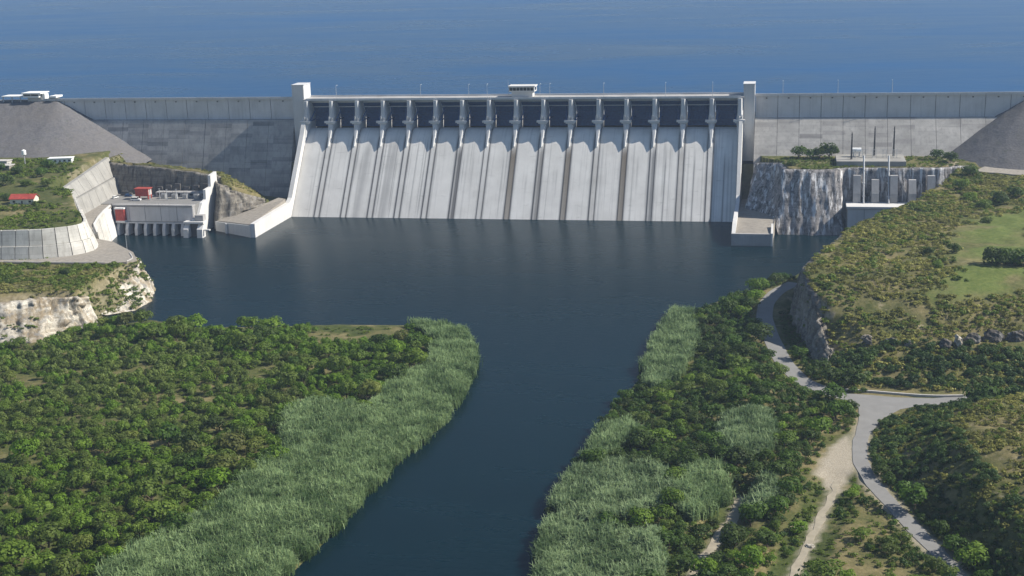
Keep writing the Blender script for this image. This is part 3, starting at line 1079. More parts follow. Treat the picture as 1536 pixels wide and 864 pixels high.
# limestone tip of the left bluff (foot seen from the river; travel keeps the river on the right)
cliff('limestone_cliff',
      [(-194, -203, -1.5), (-166, -226, -1.5), (-149, -243, -1), (-147, -252, -1), (-141, -268, -1), (-142, -283, 0), (-151, -296, 1), (-158, -300, 4)],
      [(-196, -208, 17.8), (-169, -233, 17.9), (-156, -247, 17.8), (-154, -254, 17.6), (-153, -262, 15.5), (-156, -272, 12.5), (-162, -282, 10.5), (-168, -288, 9)],
      M['lime'], 16, 1.2, 1.8, 21)
cliff('limestone_cliff',
      [(-156.1, -307.1, 0.5), (-155.7, -316.1, 0.5), (-160.8, -340.3, 0.5), (-176.3, -348.1, 0.5), (-215, -368, 1), (-262, -388, 1)],
      [(-153.2, -304.3, 13.5), (-154.4, -314.2, 16.5), (-170.9, -319.3, 17.2), (-185.9, -329.0, 17.2), (-215.9, -345.0, 17), (-260.9, -365.0, 17)],
      M['lime'], 18, .8, 3.4, 33, 2.4)
cliff('limestone_cliff',
      [(-168, -283, 8), (-176, -292, 8.5), (-188, -302, 8.5), (-203, -312, 9)],
      [(-170, -278, 13.2), (-178, -286, 13.6), (-190, -296, 13.4), (-205, -306, 13.2)],
      M['lime'], 8, .9, 2.2, 35, 1.0)
# plateau edge above the river road
cliff('plateau_cliff',
      [(228, -149, -1), (210, -175, -1), (196, -207, -1), (182, -252, 3), (176.8, -279, 5), (178.8, -299, 5.4), (183, -330, 5.4), (188.5, -364, 5.6)],
      [(236, -154, 31), (218, -181, 31), (204, -213, 30.5), (190.5, -257, 30), (182.5, -283, 29.4), (182.5, -300, 27.5), (188, -326, 20), (193, -352, 11)],
      M['rock_grey'], 16, 1.5, 1.8, 41, 1.2)
# streaked rock wall right of the spillway and the walls of the power plant cut
cliff('streaked_rock_wall',
      [(149, -62, 6), (164, -78, 6), (169.5, -90, 4), (171, -92, -2), (188, -93, -2), (205, -91, -2), (207.5, -87, -2), (209, -77, -2), (262, -75, -2), (280, -66, 6)],
      [(155, -34, 32), (168, -46, 34), (170, -66, 35.4), (172, -72, 35.6), (188, -74, 35.8), (203, -73, 35.8), (205, -71, 35.9), (207, -68, 36), (262, -66, 36), (282, -58, 36)],
      M['rock_dark'], 18, 1.0, 1.3, 55, .3, back=9.0)
# rock island between the left power house and the apron
cliff('island_rock_wall',
      [(-183, -84, -2), (-182.5, -96, -2), (-178, -102, -2), (-170, -98, 2), (-165, -88, 10), (-157, -70, 10)],
      [(-187, -80, 31), (-183, -84, 30.5), (-178, -90, 28), (-172, -89, 24), (-167, -82, 20), (-158, -66, 13)],
      M['rock_grey'], 14, 1.0, 1.6, 61, .6, back=8.0)
# back of the left power house cut
cliff('cut_rock_wall',
      [(-262, -76, 17), (-240, -79, 17), (-212, -80, 17), (-183, -81, 17)],
      [(-270, -63, 40.3), (-240, -74, 37), (-214, -76, 34.6), (-183, -78, 31.2)],
      M['rock_grey'], 12, 1.4, .9, 71, .4, back=8.0)
# ------------------------------------------------------------------ left power plant
ph = thing('power_house', 'low grey concrete power house with a row of draft tube piers at the water, left', 'power house', (-212, -100, 0))
mb = MB(); mb.box(-258, -186.2, -112, -80, 8.6, 18.6); mb.build('deck', M['asphalt'], ph)
mb = MB(); mb.box(-240, -186.2, -114.9, -112, 8.0, 18.0); fw = mb.build('front_wall', M['concrete'], ph)
for k in range(5):
    mb = MB(); mb.box(-239.6 + 10.7 * k, -229.2 + 10.7 * k, -115.2, -114.9, 8.6, 17.6); mb.build('wall_panel', M['wall_panel'], fw)
mb = MB(); mb.box(-240.4, -186, -116.0, -111.4, 18.0, 18.9); mb.build('coping', M['concrete'], ph)
mb = MB(); mb.box(-240, -186.2, -116.2, -111.5, 7.2, 8.0); mb.build('sill_beam', M['pier'], ph)
for k in range(9):
    xc = -236.5 + 6.2 * k
    mb = MB(); mb.prism_x([(-118.6, -4), (-118.2, 4), (-116.6, 7.2), (-112, 7.2), (-112, -4)], xc - .95, xc + .95); mb.build('draft_tube_pier', M['pier'], ph)
mb = MB(); mb.box(-258, -186.2, -111.9, -108, -4, 8.6); mb.build('back_wall', M['dark_steel'], ph)
mb = MB(); mb.prism_x([(-118, -4), (-118, 10.5), (-111, 12.0), (-105, 18.5), (-99, 19.5), (-98.5, 25.5), (-90, 26.0), (-89.5, 33), (-80, 34), (-80, -4)], -186.0, -184.2)
mb.build('stepped_end_wall', M['pale'], ph)
for k in range(4):
    x = -222 + [0, 11, 17, 5][k]
    mb = MB(); mb.tube((x, -99 + k, 18.6), (x, -99 + k, 25.5), .28, .22, 6); mb.box(x - .6, x + .6, -99.2 + k, -98.8 + k, 25.3, 25.6); mb.build('stanchion', M['steel'], ph)

rg = thing('red_gantry', 'red gantry box standing on the power house deck', 'gantry', (-229, -94, 18.6))
mb = MB(); mb.box(-233.5, -224.5, -96.5, -91.5, 20.6, 25.2); bx_ = mb.build('cabin', M['red'], rg)
mb = MB(); mb.box(-234, -224, -97, -91, 25.2, 25.6); mb.build('roof', M['red_roof'], rg)
for x, y in ((-233, -96), (-225, -96), (-233, -92), (-225, -92)):
    mb = MB(); mb.box(x - .35, x + .35, y - .35, y + .35, 18.6, 20.6); mb.build('leg', M['red'], rg)
for k in range(3):
    mb = MB(); mb.box(-233.2 + 3 * k, -230.8 + 3 * k, -96.62, -96.45, 21.2, 24.6); mb.build('panel', M['red_roof'], bx_)
mb = MB(); mb.box(-224.52, -224.4, -96, -92, 21.2, 24.6); mb.build('end_panel', M['kerb'], bx_)
rs = thing('red_gate_hoist', 'red hoist box with white lid on the power house front wall', 'hoist', (-234, -117, 8))
mb = MB(); mb.box(-237, -231.2, -118.2, -115.3, 9.2, 16.6); hb_ = mb.build('housing', M['red'], rs)
mb = MB(); mb.box(-237.3, -230.9, -118.5, -115.3, 16.6, 17.4); mb.build('lid', M['white'], rs)
for k in range(2):
    mb = MB(); mb.box(-236.6 + 2.7 * k, -234.4 + 2.7 * k, -118.32, -118.18, 10, 16); mb.build('door', M['red_roof'], hb_)
mb = MB(); mb.box(-237.2, -231.0, -118.4, -115.3, 8.02, 9.2); mb.build('base', M['pier'], rs)


def vehicle(name, label, cat, c, ang, L, W, Hh, body, cab_frac=.55):
    """small car or van with body, cabin, glass and wheels"""
    t = thing(name, label, cat, (c[0], c[1], c[2]))
    ca, sa = math.cos(ang), math.sin(ang)

    def q(x, y, z):
        return (c[0] + x * ca - y * sa, c[1] + x * sa + y * ca, c[2] + z)

    def pr(prof, w0, w1):
        n = len(prof)
        v = [q(x, w0, z) for x, z in prof] + [q(x, w1, z) for x, z in prof]
        f = [tuple(range(n)), tuple(range(2 * n - 1, n - 1, -1))] + [((i + 1) % n, i, i + n, (i + 1) % n + n) for i in range(n)]
        return v, f
    b = L / 2
    mb = MB(); mb.add(*pr([(-b, .35), (b, .35), (b, Hh * .5), (b * .55, Hh * .6), (-b * .95, Hh * .6), (-b, Hh * .5)], -W / 2, W / 2))
    mb.build('body', body, t)
    mb = MB(); mb.add(*pr([(-b * .9, Hh * .6), (b * .5, Hh * .6), (b * .25, Hh), (-b * .75, Hh)], -W / 2 + .12, W / 2 - .12))
    mb.build('cabin', M['glass'], t)
    mb = MB(); mb.add(*pr([(-b * .78, Hh), (b * .28, Hh), (b * .25, Hh + .08), (-b * .75, Hh + .08)], -W / 2 + .1, W / 2 - .1))
    mb.build('roof', body, t)
    for x in (-b * .6, b * .6):
        for y in (-W / 2 + .1, W / 2 - .1):
            mb = MB(); mb.tube(q(x, y - .12, .34), q(x, y + .12, .34), .34, n=10); mb.build('wheel', M['dark_steel'], t)
    return t


mb = MB()
for k in range(23):
    x = -239.5 + 2.4 * k
    mb.tube((x, -115.6, 18.9), (x, -115.6, 20.0), .06, n=4)
mb.tube((-239.5, -115.6, 20.0), (-186.7, -115.6, 20.0), .06, n=4); mb.tube((-239.5, -115.6, 19.5), (-186.7, -115.6, 19.5), .05, n=4)
mb.build('railing', M['steel'], ph)
for k in range(6):
    mb = MB(); mb.box(-226 + 6.4 * k, -222.4 + 6.4 * k, -81.2, -79.6, 18.7, 24 + (k % 3)); mb.build('recess_shade', M['dark_steel'], ph)  # solid dark boxes stand in for the shade inside wall recesses
mb = MB(); mb.box(-224, -187, -87.5, -80.5, 18.62, 21.6); ab_ = mb.build('switch_room', M['concrete'], ph)
for k in range(8):
    mb = MB(); mb.box(-222.5 + 4.4 * k, -220.3 + 4.4 * k, -87.62, -87.45, 19.6, 21.0); mb.build('window', M['glass'], ab_)


def transformer(x, y, z, lab):
    t = thing('transformer', lab, 'transformer', (x, y, z), 'transformers on the left power house deck')
    mb = MB(); mb.box(x - 1.6, x + 1.6, y - 1.2, y + 1.2, z, z + 3.0); mb.build('tank', M['steel'], t)
    for s_ in (-1, 1):
        for q in range(3):
            mb = MB(); mb.box(x - 1.3 + .95 * q, x - .6 + .95 * q, y + s_ * 1.25 - .3, y + s_ * 1.25 + .3, z + .4, z + 2.6); mb.build('radiator', M['kerb'], t)
    for q in range(3):
        mb = MB(); mb.tube((x - 1 + q, y, z + 3), (x - 1.1 + 1.1 * q, y, z + 4.6), .16, .1, 6); mb.build('bushing', M['dark_steel'], t)
    return t


transformer(-216, -92, 18.6, 'grey transformer nearest the red gantry on the power house deck')
transformer(-208.5, -92.5, 18.6, 'second grey transformer right of the red gantry')
transformer(-201, -92.5, 18.6, 'third grey transformer right of the red gantry')
transformer(-193.5, -92, 18.6, 'grey transformer nearest the stepped white end wall')
vehicle('parked_car', 'dark car parked left of the red gantry on the power house deck', 'car', (-243, -88, 18.62), .3, 4.6, 1.9, 1.6, M['gate'])
vehicle('parked_truck', 'dark grey truck parked at the back left of the power house deck', 'truck', (-246, -84, 18.62), .1, 7.5, 2.4, 2.8, M['dark_steel'])
vehicle('parked_van', 'white van parked in front of the red gantry on the power house deck', 'van', (-231, -101, 18.6), .05, 6.5, 2.3, 2.3, M['white'])
vehicle('parked_car', 'pale car parked by the concrete lining wall left of the power house', 'car', (-249, -94, 18.62), 1.3, 4.6, 1.9, 1.6, M['white'])

# outlet structure at the right end of the power house
os_ = thing('outlet_structure', 'white concrete outlet with two legs over a dark opening beside the power house', 'outlet', (-183, -120, 0))
for x0, x1 in ((-190.2, -187.0), (-181.2, -177.6)):
    mb = MB(); mb.prism_x([(-123.5, -4), (-122.6, 5.2), (-119.0, 8.4), (-118.1, 8.4), (-118.1, -4)], x0, x1); mb.build('leg', M['pale'], os_)
mb = MB(); mb.box(-190.5, -177.3, -121, -115, 8.45, 9.6); mb.build('top_slab', M['pale'], os_)
mb = MB(); mb.box(-183.9, -178.4, -118.2, -114, 9.62, 13.2); mb.build('gate_box', M['concrete'], os_)
mb = MB(); mb.box(-187, -181.2, -118.6, -118.2, -4, 8.4); mb.build('gate_leaf', M['dark_steel'], os_)
mb = MB(); mb.box(-177.55, -173.5, -121, -119.5, 4.2, 5.0); mb.build('landing', M['pale'], os_)

# concrete lined side of the cut: two battered tiers of panels
ln = thing('lining_wall', 'two tier pale concrete lining wall stepping up left of the power house', 'wall', (-260, -110, 18))
ys = np.linspace(-150, -62, 8)
for a, b in zip(ys[:-1], ys[1:]):
    def edge(y):
        k = (y + 150) / 88.0
        return (-252 + (-268 + 252) * k, -247.5 + (-262.5 + 247.5) * k, -246 + (-261 + 246) * k, -243.5 + (-257 + 243.5) * k, 35.4 + 4.6 * k)
    ea, eb = edge(a + .12), edge(b - .12)
    for tier in (0, 1):
        if tier == 0:
            pa = [(ea[0], ea[4]), (ea[1], 28.6)]; pb = [(eb[0], eb[4]), (eb[1], 28.6)]
        else:
            pa = [(ea[2], 28.0), (ea[3], 18.2)]; pb = [(eb[2], 28.0), (eb[3], 18.2)]
        th = 2.4
        V = []
        for yy, pp in ((a + .12, pa), (b - .12, pb)):
            V += [(pp[0][0], yy, pp[0][1]), (pp[1][0], yy, pp[1][1]), (pp[1][0] - th, yy, pp[1][1]), (pp[0][0] - th, yy, pp[0][1])]
        mb = MB(); mb.add(V, [(0, 1, 2, 3), (7, 6, 5, 4), (0, 4, 5, 1), (1, 5, 6, 2), (2, 6, 7, 3), (3, 7, 4, 0)])
        mb.build('lining_panel', M['lining'], ln)
V = []
for y in (-150, -62):
    k = (y + 150) / 88.0
    V += [(-254.6 - 16 * k, y, 28.3), (-246.0 - 15 * k, y, 28.3), (-246.0 - 15 * k, y, 27.6), (-254.6 - 16 * k, y, 27.6)]
mb = MB(); mb.add(V, [(0, 1, 2, 3), (7, 6, 5, 4), (0, 4, 5, 1), (1, 5, 6, 2), (2, 6, 7, 3), (3, 7, 4, 0)]); mb.build('ledge', M['lining'], ln)

# river side retaining wall under the access road
rw_ = thing('quay_wall', 'sloping concrete retaining wall with brown stains under the access road', 'wall', (-236, -140, 0))
qa = [(-240.5, -117), (-236, -134), (-230, -152), (-222, -172), (-208, -194)]
for k in range(4):
    (x0, y0), (x1, y1) = qa[k], qa[k + 1]
    V = [(x0 + 4.5, y0 - .5, -4), (x1 + 4.5, y1 - .5, -4), (x1, y1, 18.2), (x0, y0, 18.2), (x0 - 2, y0, -4), (x1 - 2, y1, -4), (x1 - 2, y1, 18.2), (x0 - 2, y0, 18.2)]
    V = [(Vx, Vy + (.1 if i in (0, 3, 4, 7) else -.1) * -1, Vz) for i, (Vx, Vy, Vz) in enumerate(V)]
    mb = MB(); mb.add(V, [(0, 1, 2, 3), (5, 4, 7, 6), (3, 2, 6, 7), (0, 3, 7, 4), (2, 1, 5, 6)])
    mb.build('wall_panel', M['retaining'] if k else M['pale'], rw_)
mb = MB()
for k in range(4):
    (x0, y0), (x1, y1) = qa[k], qa[k + 1]
    mb.add([(x0 + .3, y0, 18.2), (x1 + .3, y1, 18.2), (x1 + .3, y1, 19.2), (x0 + .3, y0, 19.2), (x0 - .5, y0, 18.2), (x1 - .5, y1, 18.2), (x1 - .5, y1, 19.2), (x0 - .5, y0, 19.2)],
           [(0, 1, 2, 3), (5, 4, 7, 6), (3, 2, 6, 7)])
mb.build('coping', M['pale'], rw_)

# access road and turning apron on the bluff
road_poly = [(-420, -266), (-330, -266.5), (-260, -265), (-228, -263), (-200, -262.5), (-168, -261), (-158, -257), (-155.5, -251), (-165, -236), (-189, -212.5), (-206, -204), (-220, -178), (-236, -138),
             (-241, -112), (-257, -112), (-252, -140), (-240, -152), (-223, -178), (-207, -205), (-193, -224), (-190, -236.5), (-196, -247), (-210, -255.5), (-231, -258.5), (-262, -260.7), (-330, -262.5), (-420, -262.5)]
mb = MB(); mb.prism_z(road_poly, 17.2, 18.25)
tag(mb.build('access_road', M['gravel']), kind='structure')
for line in ([(-225, -262.2), (-200, -261.6), (-169, -260.2)], [(-158.6, -256), (-157, -251), (-166, -238)]):
    L_ = [(x, y, 18.6) for x, y in line]
    ribbon('kerb', L_, .25, M['kerb'], .0, 2.0, thick=.5)

# curved retaining wall, two tiers of panels
cw = thing('curved_retaining_wall', 'curved two tier pale concrete retaining wall above the bluff road, far left', 'wall', (-210, -245, 18))
base = CURVE[::3]
tt = np.gradient(base[:, :2], axis=0); tt /= np.linalg.norm(tt, axis=1)[:, None]
inn = np.stack([-tt[:, 1], tt[:, 0]], 1)      # towards the mound
ztop = 32.0 + np.interp(np.arange(len(base)), [0, len(base)], [0, 1.5])
for k in range(len(base) - 1):
    for tier in (0, 1):
        lo, hi = (18.0, 24.6) if tier == 0 else (24.75, None)
        i0, i1 = (0.0, 1.9) if tier == 0 else (2.9, 5.0)
        q = []
        g = .03
        for j, w in ((k, g), (k + 1, 1 - g)):
            b = base[k, :2] * (1 - w) + base[k + 1, :2] * w
            n_ = inn[k] * (1 - w) + inn[k + 1] * w
            z1 = hi if hi else ztop[k] * (1 - w) + ztop[k + 1] * w
            q += [(*(b + n_ * i0), lo), (*(b + n_ * i1), z1), (*(b + n_ * (i1 + 1.2)), z1), (*(b + n_ * (i0 + 1.6)), lo)]
        mb = MB(); mb.add(q, [(0, 4, 5, 1), (1, 5, 6, 2), (2, 6, 7, 3), (3, 7, 4, 0), (0, 1, 2, 3), (7, 6, 5, 4)])
        mb.build('retaining_panel', M['retaining'], cw)
q = []
for k in range(len(base)):
    q += [(*(base[k, :2] + inn[k] * .4), 18), (*(base[k, :2] + inn[k] * 2.2), 24.5), (*(base[k, :2] + inn[k] * 3.2), 24.5), (*(base[k, :2] + inn[k] * 5.4), ztop[k] - .3)]
mb = MB(); mb.add(q, [(4 * k + j, 4 * k + 4 + j, 4 * k + 5 + j, 4 * k + 1 + j) for k in range(len(base) - 1) for j in range(3)])
mb.build('backing', M['dark_steel'], cw)
pl = thing('bluff_post', 'slim grey post at the edge of the bluff apron by the water', 'post', (-170.5, -232, 18.2))
mb = MB(); mb.tube((-170.5, -232, 18.2), (-170.5, -232, 27), .16, .1); mb.build('pole', M['steel'], pl)
mb = MB(); mb.box(-170.8, -170.2, -232.3, -231.7, 26.6, 27.3); mb.build('lamp_head', M['steel'], pl)


# ------------------------------------------------------------------ buildings on the left mound
def house(name, label, c, ang, L, W, Hh, wall, roof, flat=False, nwin=3):
    t = thing(name, label, 'house' if not flat else 'building', c)
    ca, sa = math.cos(ang), math.sin(ang)

    def q(x, y, z):
        return (c[0] + x * ca - y * sa, c[1] + x * sa + y * ca, c[2] + z)

    def bx(x0, x1, y0, y1, z0, z1):
        v = [q(x, y, z) for z in (z0, z1) for x, y in ((x0, y0), (x1, y0), (x1, y1), (x0, y1))]
        return v, [(3, 2, 1, 0), (4, 5, 6, 7), (0, 1, 5, 4), (1, 2, 6, 5), (2, 3, 7, 6), (3, 0, 4, 7)]
    mb = MB(); mb.add(*bx(-L / 2, L / 2, -W / 2, W / 2, -1.0, Hh)); w_ = mb.build('wall', wall, t)
    mb = MB()
    if flat:
        mb.add(*bx(-L / 2 - .5, L / 2 + .5, -W / 2 - .5, W / 2 + .5, Hh + .01, Hh + .45))
    else:
        e = .6
        prof = [(-W / 2 - e, Hh - .25), (0, Hh + W * .3), (W / 2 + e, Hh - .25), (W / 2 + e, Hh - .05), (0, Hh + W * .3 + .25), (-W / 2 - e, Hh - .05)]
        v = [q(-L / 2 - e, y, z) for y, z in prof] + [q(L / 2 + e, y, z) for y, z in prof]
        n = 6
        mb.add(v, [(0, 1, 4, 5), (1, 2, 3, 4), (6, 11, 10, 7), (7, 10, 9, 8)] + [((i + 1) % n, i, i + n, (i + 1) % n + n) for i in range(n)])
        g = [q(s * L / 2, y, z) for s in (-1, 1) for y, z in ((-W / 2, Hh), (W / 2, Hh), (0, Hh + W * .3 - .1))]
        m2 = MB(); m2.add(g, [(0, 1, 2), (5, 4, 3)]); m2.build('gable', wall, t)
    mb.build('roof', roof, t)
    for k in range(nwin):
        x = -L / 2 + L * (k + .5) / nwin
        if k == nwin // 2:
            mb = MB(); mb.add(*bx(x - .5, x + .5, -W / 2 - .05, -W / 2 + .1, 0, 2.1)); mb.build('door', M['dark_steel'], w_)
        else:
            mb = MB(); mb.add(*bx(x - .7, x + .7, -W / 2 - .05, -W / 2 + .1, 1.1, 2.2)); mb.build('window', M['glass'], w_)
    return t


x, y = at(37, 303, 35)
house('red_roof_house', 'small cream house with red gabled roof on the left mound', (x, y, Hs(x, y) - .1), .12, 14, 7, 3.2, M['cream'], M['red_roof'])
x, y = at(92, 243, 40)
house('flat_roof_building', 'long white flat roofed shed at the foot of the left embankment', (x, y, Hs(x, y) - .1), .25, 15, 6, 3.0, M['white'], M['white'], True, 5)
x, y = at(4, 246, 40)
house('grey_shed', 'low grey shed at the left edge under the embankment', (x, y, Hs(x, y) - .1), 0, 10, 6, 3.2, M['kerb'], M['kerb'], True, 3)
x, y = at(14, 250, 39)
house('tan_shed', 'low tan shed in front of the grey shed at the left edge', (x, y - 6, Hs(x, y) - .1), 0, 11, 6, 2.4, M['gravel'], M['kerb'], True, 3)
x, y = at(38, 248, 39)
wt = thing('water_tank', 'small white water tank on a post at the foot of the left embankment', 'water tank', (x, y, Hs(x, y)))
z = Hs(x, y)
mb = MB(); mb.tube((x, y, z - .5), (x, y, z + 6.5), .35, .3); mb.build('post', M['steel'], wt)
mb = MB(); mb.tube((x, y, z + 6.5), (x, y, z + 7.2), .4, 1.5, 10); mb.tube((x, y, z + 7.2), (x, y, z + 9.8), 1.5, 1.5, 10); mb.tube((x, y, z + 9.8), (x, y, z + 10.5), 1.5, .3, 10)
mb.build('tank', M['white'], wt)

# border post buildings on the left embankment crest
vc = thing('visitor_building', 'white two storey lookout building on the far left embankment crest', 'building', (-352, -2, 70.5))
mb = MB(); mb.box(-358, -345, -5, 5, 69.5, 74); mb.build('lower_storey', M['kerb'], vc)
mb = MB(); mb.box(-361, -346.5, -7, 5, 74.01, 77.4); us = mb.build('upper_storey', M['white'], vc)
mb = MB(); mb.box(-362, -344, -8, 6, 77.42, 78.3); mb.build('roof', M['white'], vc)
mb = MB(); mb.box(-360.4, -354, -7.1, -6.95, 75.4, 76.9); mb.build('window', M['glass'], us)
mb = MB(); mb.box(-353.5, -347, -7.1, -6.95, 75.4, 76.9); mb.build('window', M['glass'], us)
mb = MB(); mb.box(-345.2, -342.6, -4, 2, 69.5, 77); mb.build('stair_tower', M['white'], vc)
vc.scale = (.85, .85, .78)
cv = thing('checkpoint_canopy', 'flat white canopy on posts left of the lookout building', 'canopy', (-369, -2, 70.6))
mb = MB(); mb.box(-377, -361.2, -6, 4, 73.6, 74.3); mb.build('roof', M['white'], cv)
for x in (-376, -369, -362.5):
    mb = MB(); mb.box(x - .3, x + .3, -5.6, -5.0, 69.5, 73.6); mb.build('post', M['steel'], cv)
cv = thing('checkpoint_booth', 'small white booth with roof right of the lookout building', 'booth', (-338, -2, 70.6))
mb = MB(); mb.box(-341, -336, -4, 2, 69.5, 73); b_ = mb.build('wall', M['kerb'], cv)
mb = MB(); mb.box(-339.5, -334, -6, 3, 73.01, 74.2); mb.build('roof', M['white'], cv)
mb = MB(); mb.box(-340, -337, -4.1, -3.95, 71, 72.6); mb.build('window', M['glass'], b_)

# ------------------------------------------------------------------ right power plant and switchyard
p2 = thing('right_power_house', 'grey power house with pale roof slab half hidden by the right bank', 'power house', (232, -80, 0))
mb = MB(); mb.box(209.5, 266, -87, -74, -4, 15.3); w_ = mb.build('wall', M['concrete'], p2)
for k in range(6):
    mb = MB(); mb.box(210 + 9.3 * k, 218.9 + 9.3 * k, -87.3, -87.0, -3, 14.7); mb.build('wall_panel', M['wall_panel'], w_)
mb = MB(); mb.box(209, 266.5, -88.2, -73, 15.32, 16.5); mb.build('roof', M['pale'], p2)
for k in range(5):
    x = 213 + 10.5 * k
    mb = MB(); mb.prism_x([(-77.5, 10), (-76.5, 22), (-72.5, 32 - (k % 2) * 2.5), (-70, 32 - (k % 2) * 2.5), (-70, 10)], x, x + 4.2); mb.build('buttress', M['concrete'], p2)
sy = thing('switchyard', 'pale concrete platform with steel bus frames above the streaked rock wall', 'switchyard', (224, -48, 34))
mb = MB(); mb.box(203.5, 243.5, -61.5, -36, 32, 38.6); mb.build('platform', M['lining'], sy)
for k in range(5):
    mb = MB(); mb.box(203.6 + 8 * k, 211.4 + 8 * k, -61.8, -61.5, 34, 38.4); mb.build('wall_panel', M['lining'], sy)
for k, x in enumerate((214, 220, 226, 232, 238)):
    mb = MB()
    for dx in (-1.0, 1.0):
        mb.tube((x + dx, -48, 38.6), (x + dx, -48, 43.5), .14, n=5)
    mb.tube((x - 1.6, -48, 43.4), (x + 1.6, -48, 43.4), .14, n=5)
    for dz in (39.0, 41.0):
        mb.tube((x - 1, -48, dz), (x + 1, -48, dz + 1.5), .07, n=4)
    mb.build('bus_frame', M['steel'], sy)
for k, x in enumerate((211.5, 228)):
    mb = MB(); mb.tube((x - 1.5, -55, 39.6), (x + 13, -55, 39.6), .13, n=5); mb.build('rail', M['dark_steel'], sy)
tk = thing('transformer_tank', 'white horizontal tank on legs in the switchyard', 'tank', (216, -46, 37.6))
mb = MB(); mb.tube((213, -44, 42.5), (218.4, -44, 42.5), 1.5, n=12); mb.build('tank', M['white'], tk)
for x in (214, 217.3):
    mb = MB(); mb.box(x - .3, x + .3, -44.8, -43.2, 37.6, 41.3); mb.build('leg', M['steel'], tk)
for k, (x, y, z0, z1, lab) in enumerate(((212.3, -54, 38.6, 55, 'dark steel mast beside the white tank in the switchyard'), (226.3, -40, 38.6, 56.5, 'dark steel mast in the middle of the switchyard'),
                                         (237.5, -42, 38.6, 57, 'dark steel mast at the right end of the switchyard'))):
    t = thing('steel_mast', lab, 'mast', (x, y, z0), 'switchyard masts')
    mb = MB()
    for dx, dy in ((-.5, -.5), (.5, -.5), (.5, .5), (-.5, .5)):
        mb.tube((x + dx, y + dy, z0), (x + dx * .4, y + dy * .4, z1), .12, .08, 4)
    mb.build('lattice_leg', M['dark_steel'], t)
    mb = MB()
    for j in range(10):
        z = z0 + (z1 - z0) * j / 10.0
        mb.tube((x - .5, y - .5, z), (x + .45, y - .5, z + 1.7), .07, n=4); mb.tube((x + .5, y + .5, z), (x - .45, y + .5, z + 1.7), .07, n=4)
    mb.build('brace', M['dark_steel'], t)
    mb = MB(); mb.box(x - .3, x + .3, y - .3, y + .3, z0, z1 - 1); mb.build('core', M['dark_steel'], t)
for x, lab in ((219.0, 'left pale pipe running down the rock wall from the switchyard'), (233.2, 'right pale pipe running down the rock wall from the switchyard')):
    t = thing('wall_pipe', lab, 'pipe', (x, -63.5, 14.6), 'pipes on the rock wall')
    mb = MB(); mb.tube((x, -78, 16.5), (x, -64.5, 42.5), .55, .5, 8); mb.build('pipe', M['steel'], t)
    for z in (20, 27, 34):
        mb = MB(); yb = -78 + 13.5 * (z - 16.5) / 26; mb.box(x - .9, x + .9, yb - .3, yb + 3.5, z, z + .5); mb.build('bracket', M['steel'], t)

# gravel yard by the right embankment
yx = ats([(1470, 251), (1545, 256), (1545, 272), (1500, 270), (1478, 260)], 35)
zz = max(Hs(a, b) for a, b in yx)
ribbon('gravel_yard', [(x, y, Hs(x, y) + .5) for x, y in ((285, -62), (300, -70), (330, -76), (380, -82))], 8, M['gravel'], 0, 4.0, 1.0, thick=3)


# ------------------------------------------------------------------ vegetation
def crown_arrays(seed, nblob, nleaf, leaf, flat=.8, spread=.62):
    """unit crown (radius about 1): leaf clumps on the skin of several lobes"""
    r = np.random.default_rng(seed)
    cen = [(0, 0, .18, .58)]
    for k in range(nblob - 1):
        a = 2.4 * k + r.uniform(-.5, .5); d = spread * r.uniform(.55, 1.05)
        cen.append((d * np.cos(a), d * np.sin(a), r.uniform(-.18, .34) + .12 * (1 - d), r.uniform(.3, .46)))
    cen = np.array(cen)
    w = cen[:, 3] ** 2; w /= w.sum()
    which = r.choice(nblob, nleaf, p=w)
    dirs = r.normal(size=(nleaf, 3)); dirs[:, 2] = np.abs(dirs[:, 2]) * 1.1 - .4
    dirs /= np.linalg.norm(dirs, axis=1)[:, None]
    rad = cen[which, 3] * r.uniform(.86, 1.06, nleaf)
    c = cen[which, :3] + dirs * rad[:, None]
    c[:, 2] = c[:, 2] * flat
    nrm = dirs + r.normal(size=(nleaf, 3)) * .2 + np.array([0, 0, .1])
    nrm /= np.linalg.norm(nrm, axis=1)[:, None]
    h = np.cross(nrm, r.normal(size=(nleaf, 3))); h /= np.linalg.norm(h, axis=1)[:, None]
    g = np.cross(nrm, h)
    s = leaf * r.uniform(.6, 1.35, nleaf)[:, None]
    asp = r.uniform(.6, 1.0, nleaf)[:, None]
    V = np.stack([c - h * s * asp, c - g * s, c + h * s * asp, c + g * s], 1).reshape(-1, 3)
    F = np.arange(4 * nleaf).reshape(-1, 4)
    lobe = r.normal(.5, .16, nblob)
    rnd = np.repeat(np.clip(lobe[which] + r.normal(0, .1, nleaf), 0, 1), 4)
    return V, F, rnd


def trunk_mb(h, r, seed):
    rr = random.Random(seed)
    mb = MB()
    p = Vector((0, 0, -.4)); q = Vector((rr.uniform(-.15, .15), rr.uniform(-.15, .15), h * .55))
    mb.tube(p, q, r, r * .7, 6)
    for k in range(4):
        a = k * 1.57 + rr.uniform(-.4, .4)
        e = Vector((math.cos(a) * .5, math.sin(a) * .5, h * rr.uniform(.95, 1.25)))
        mb.tube(q, e, r * .55, r * .2, 5)
    return mb


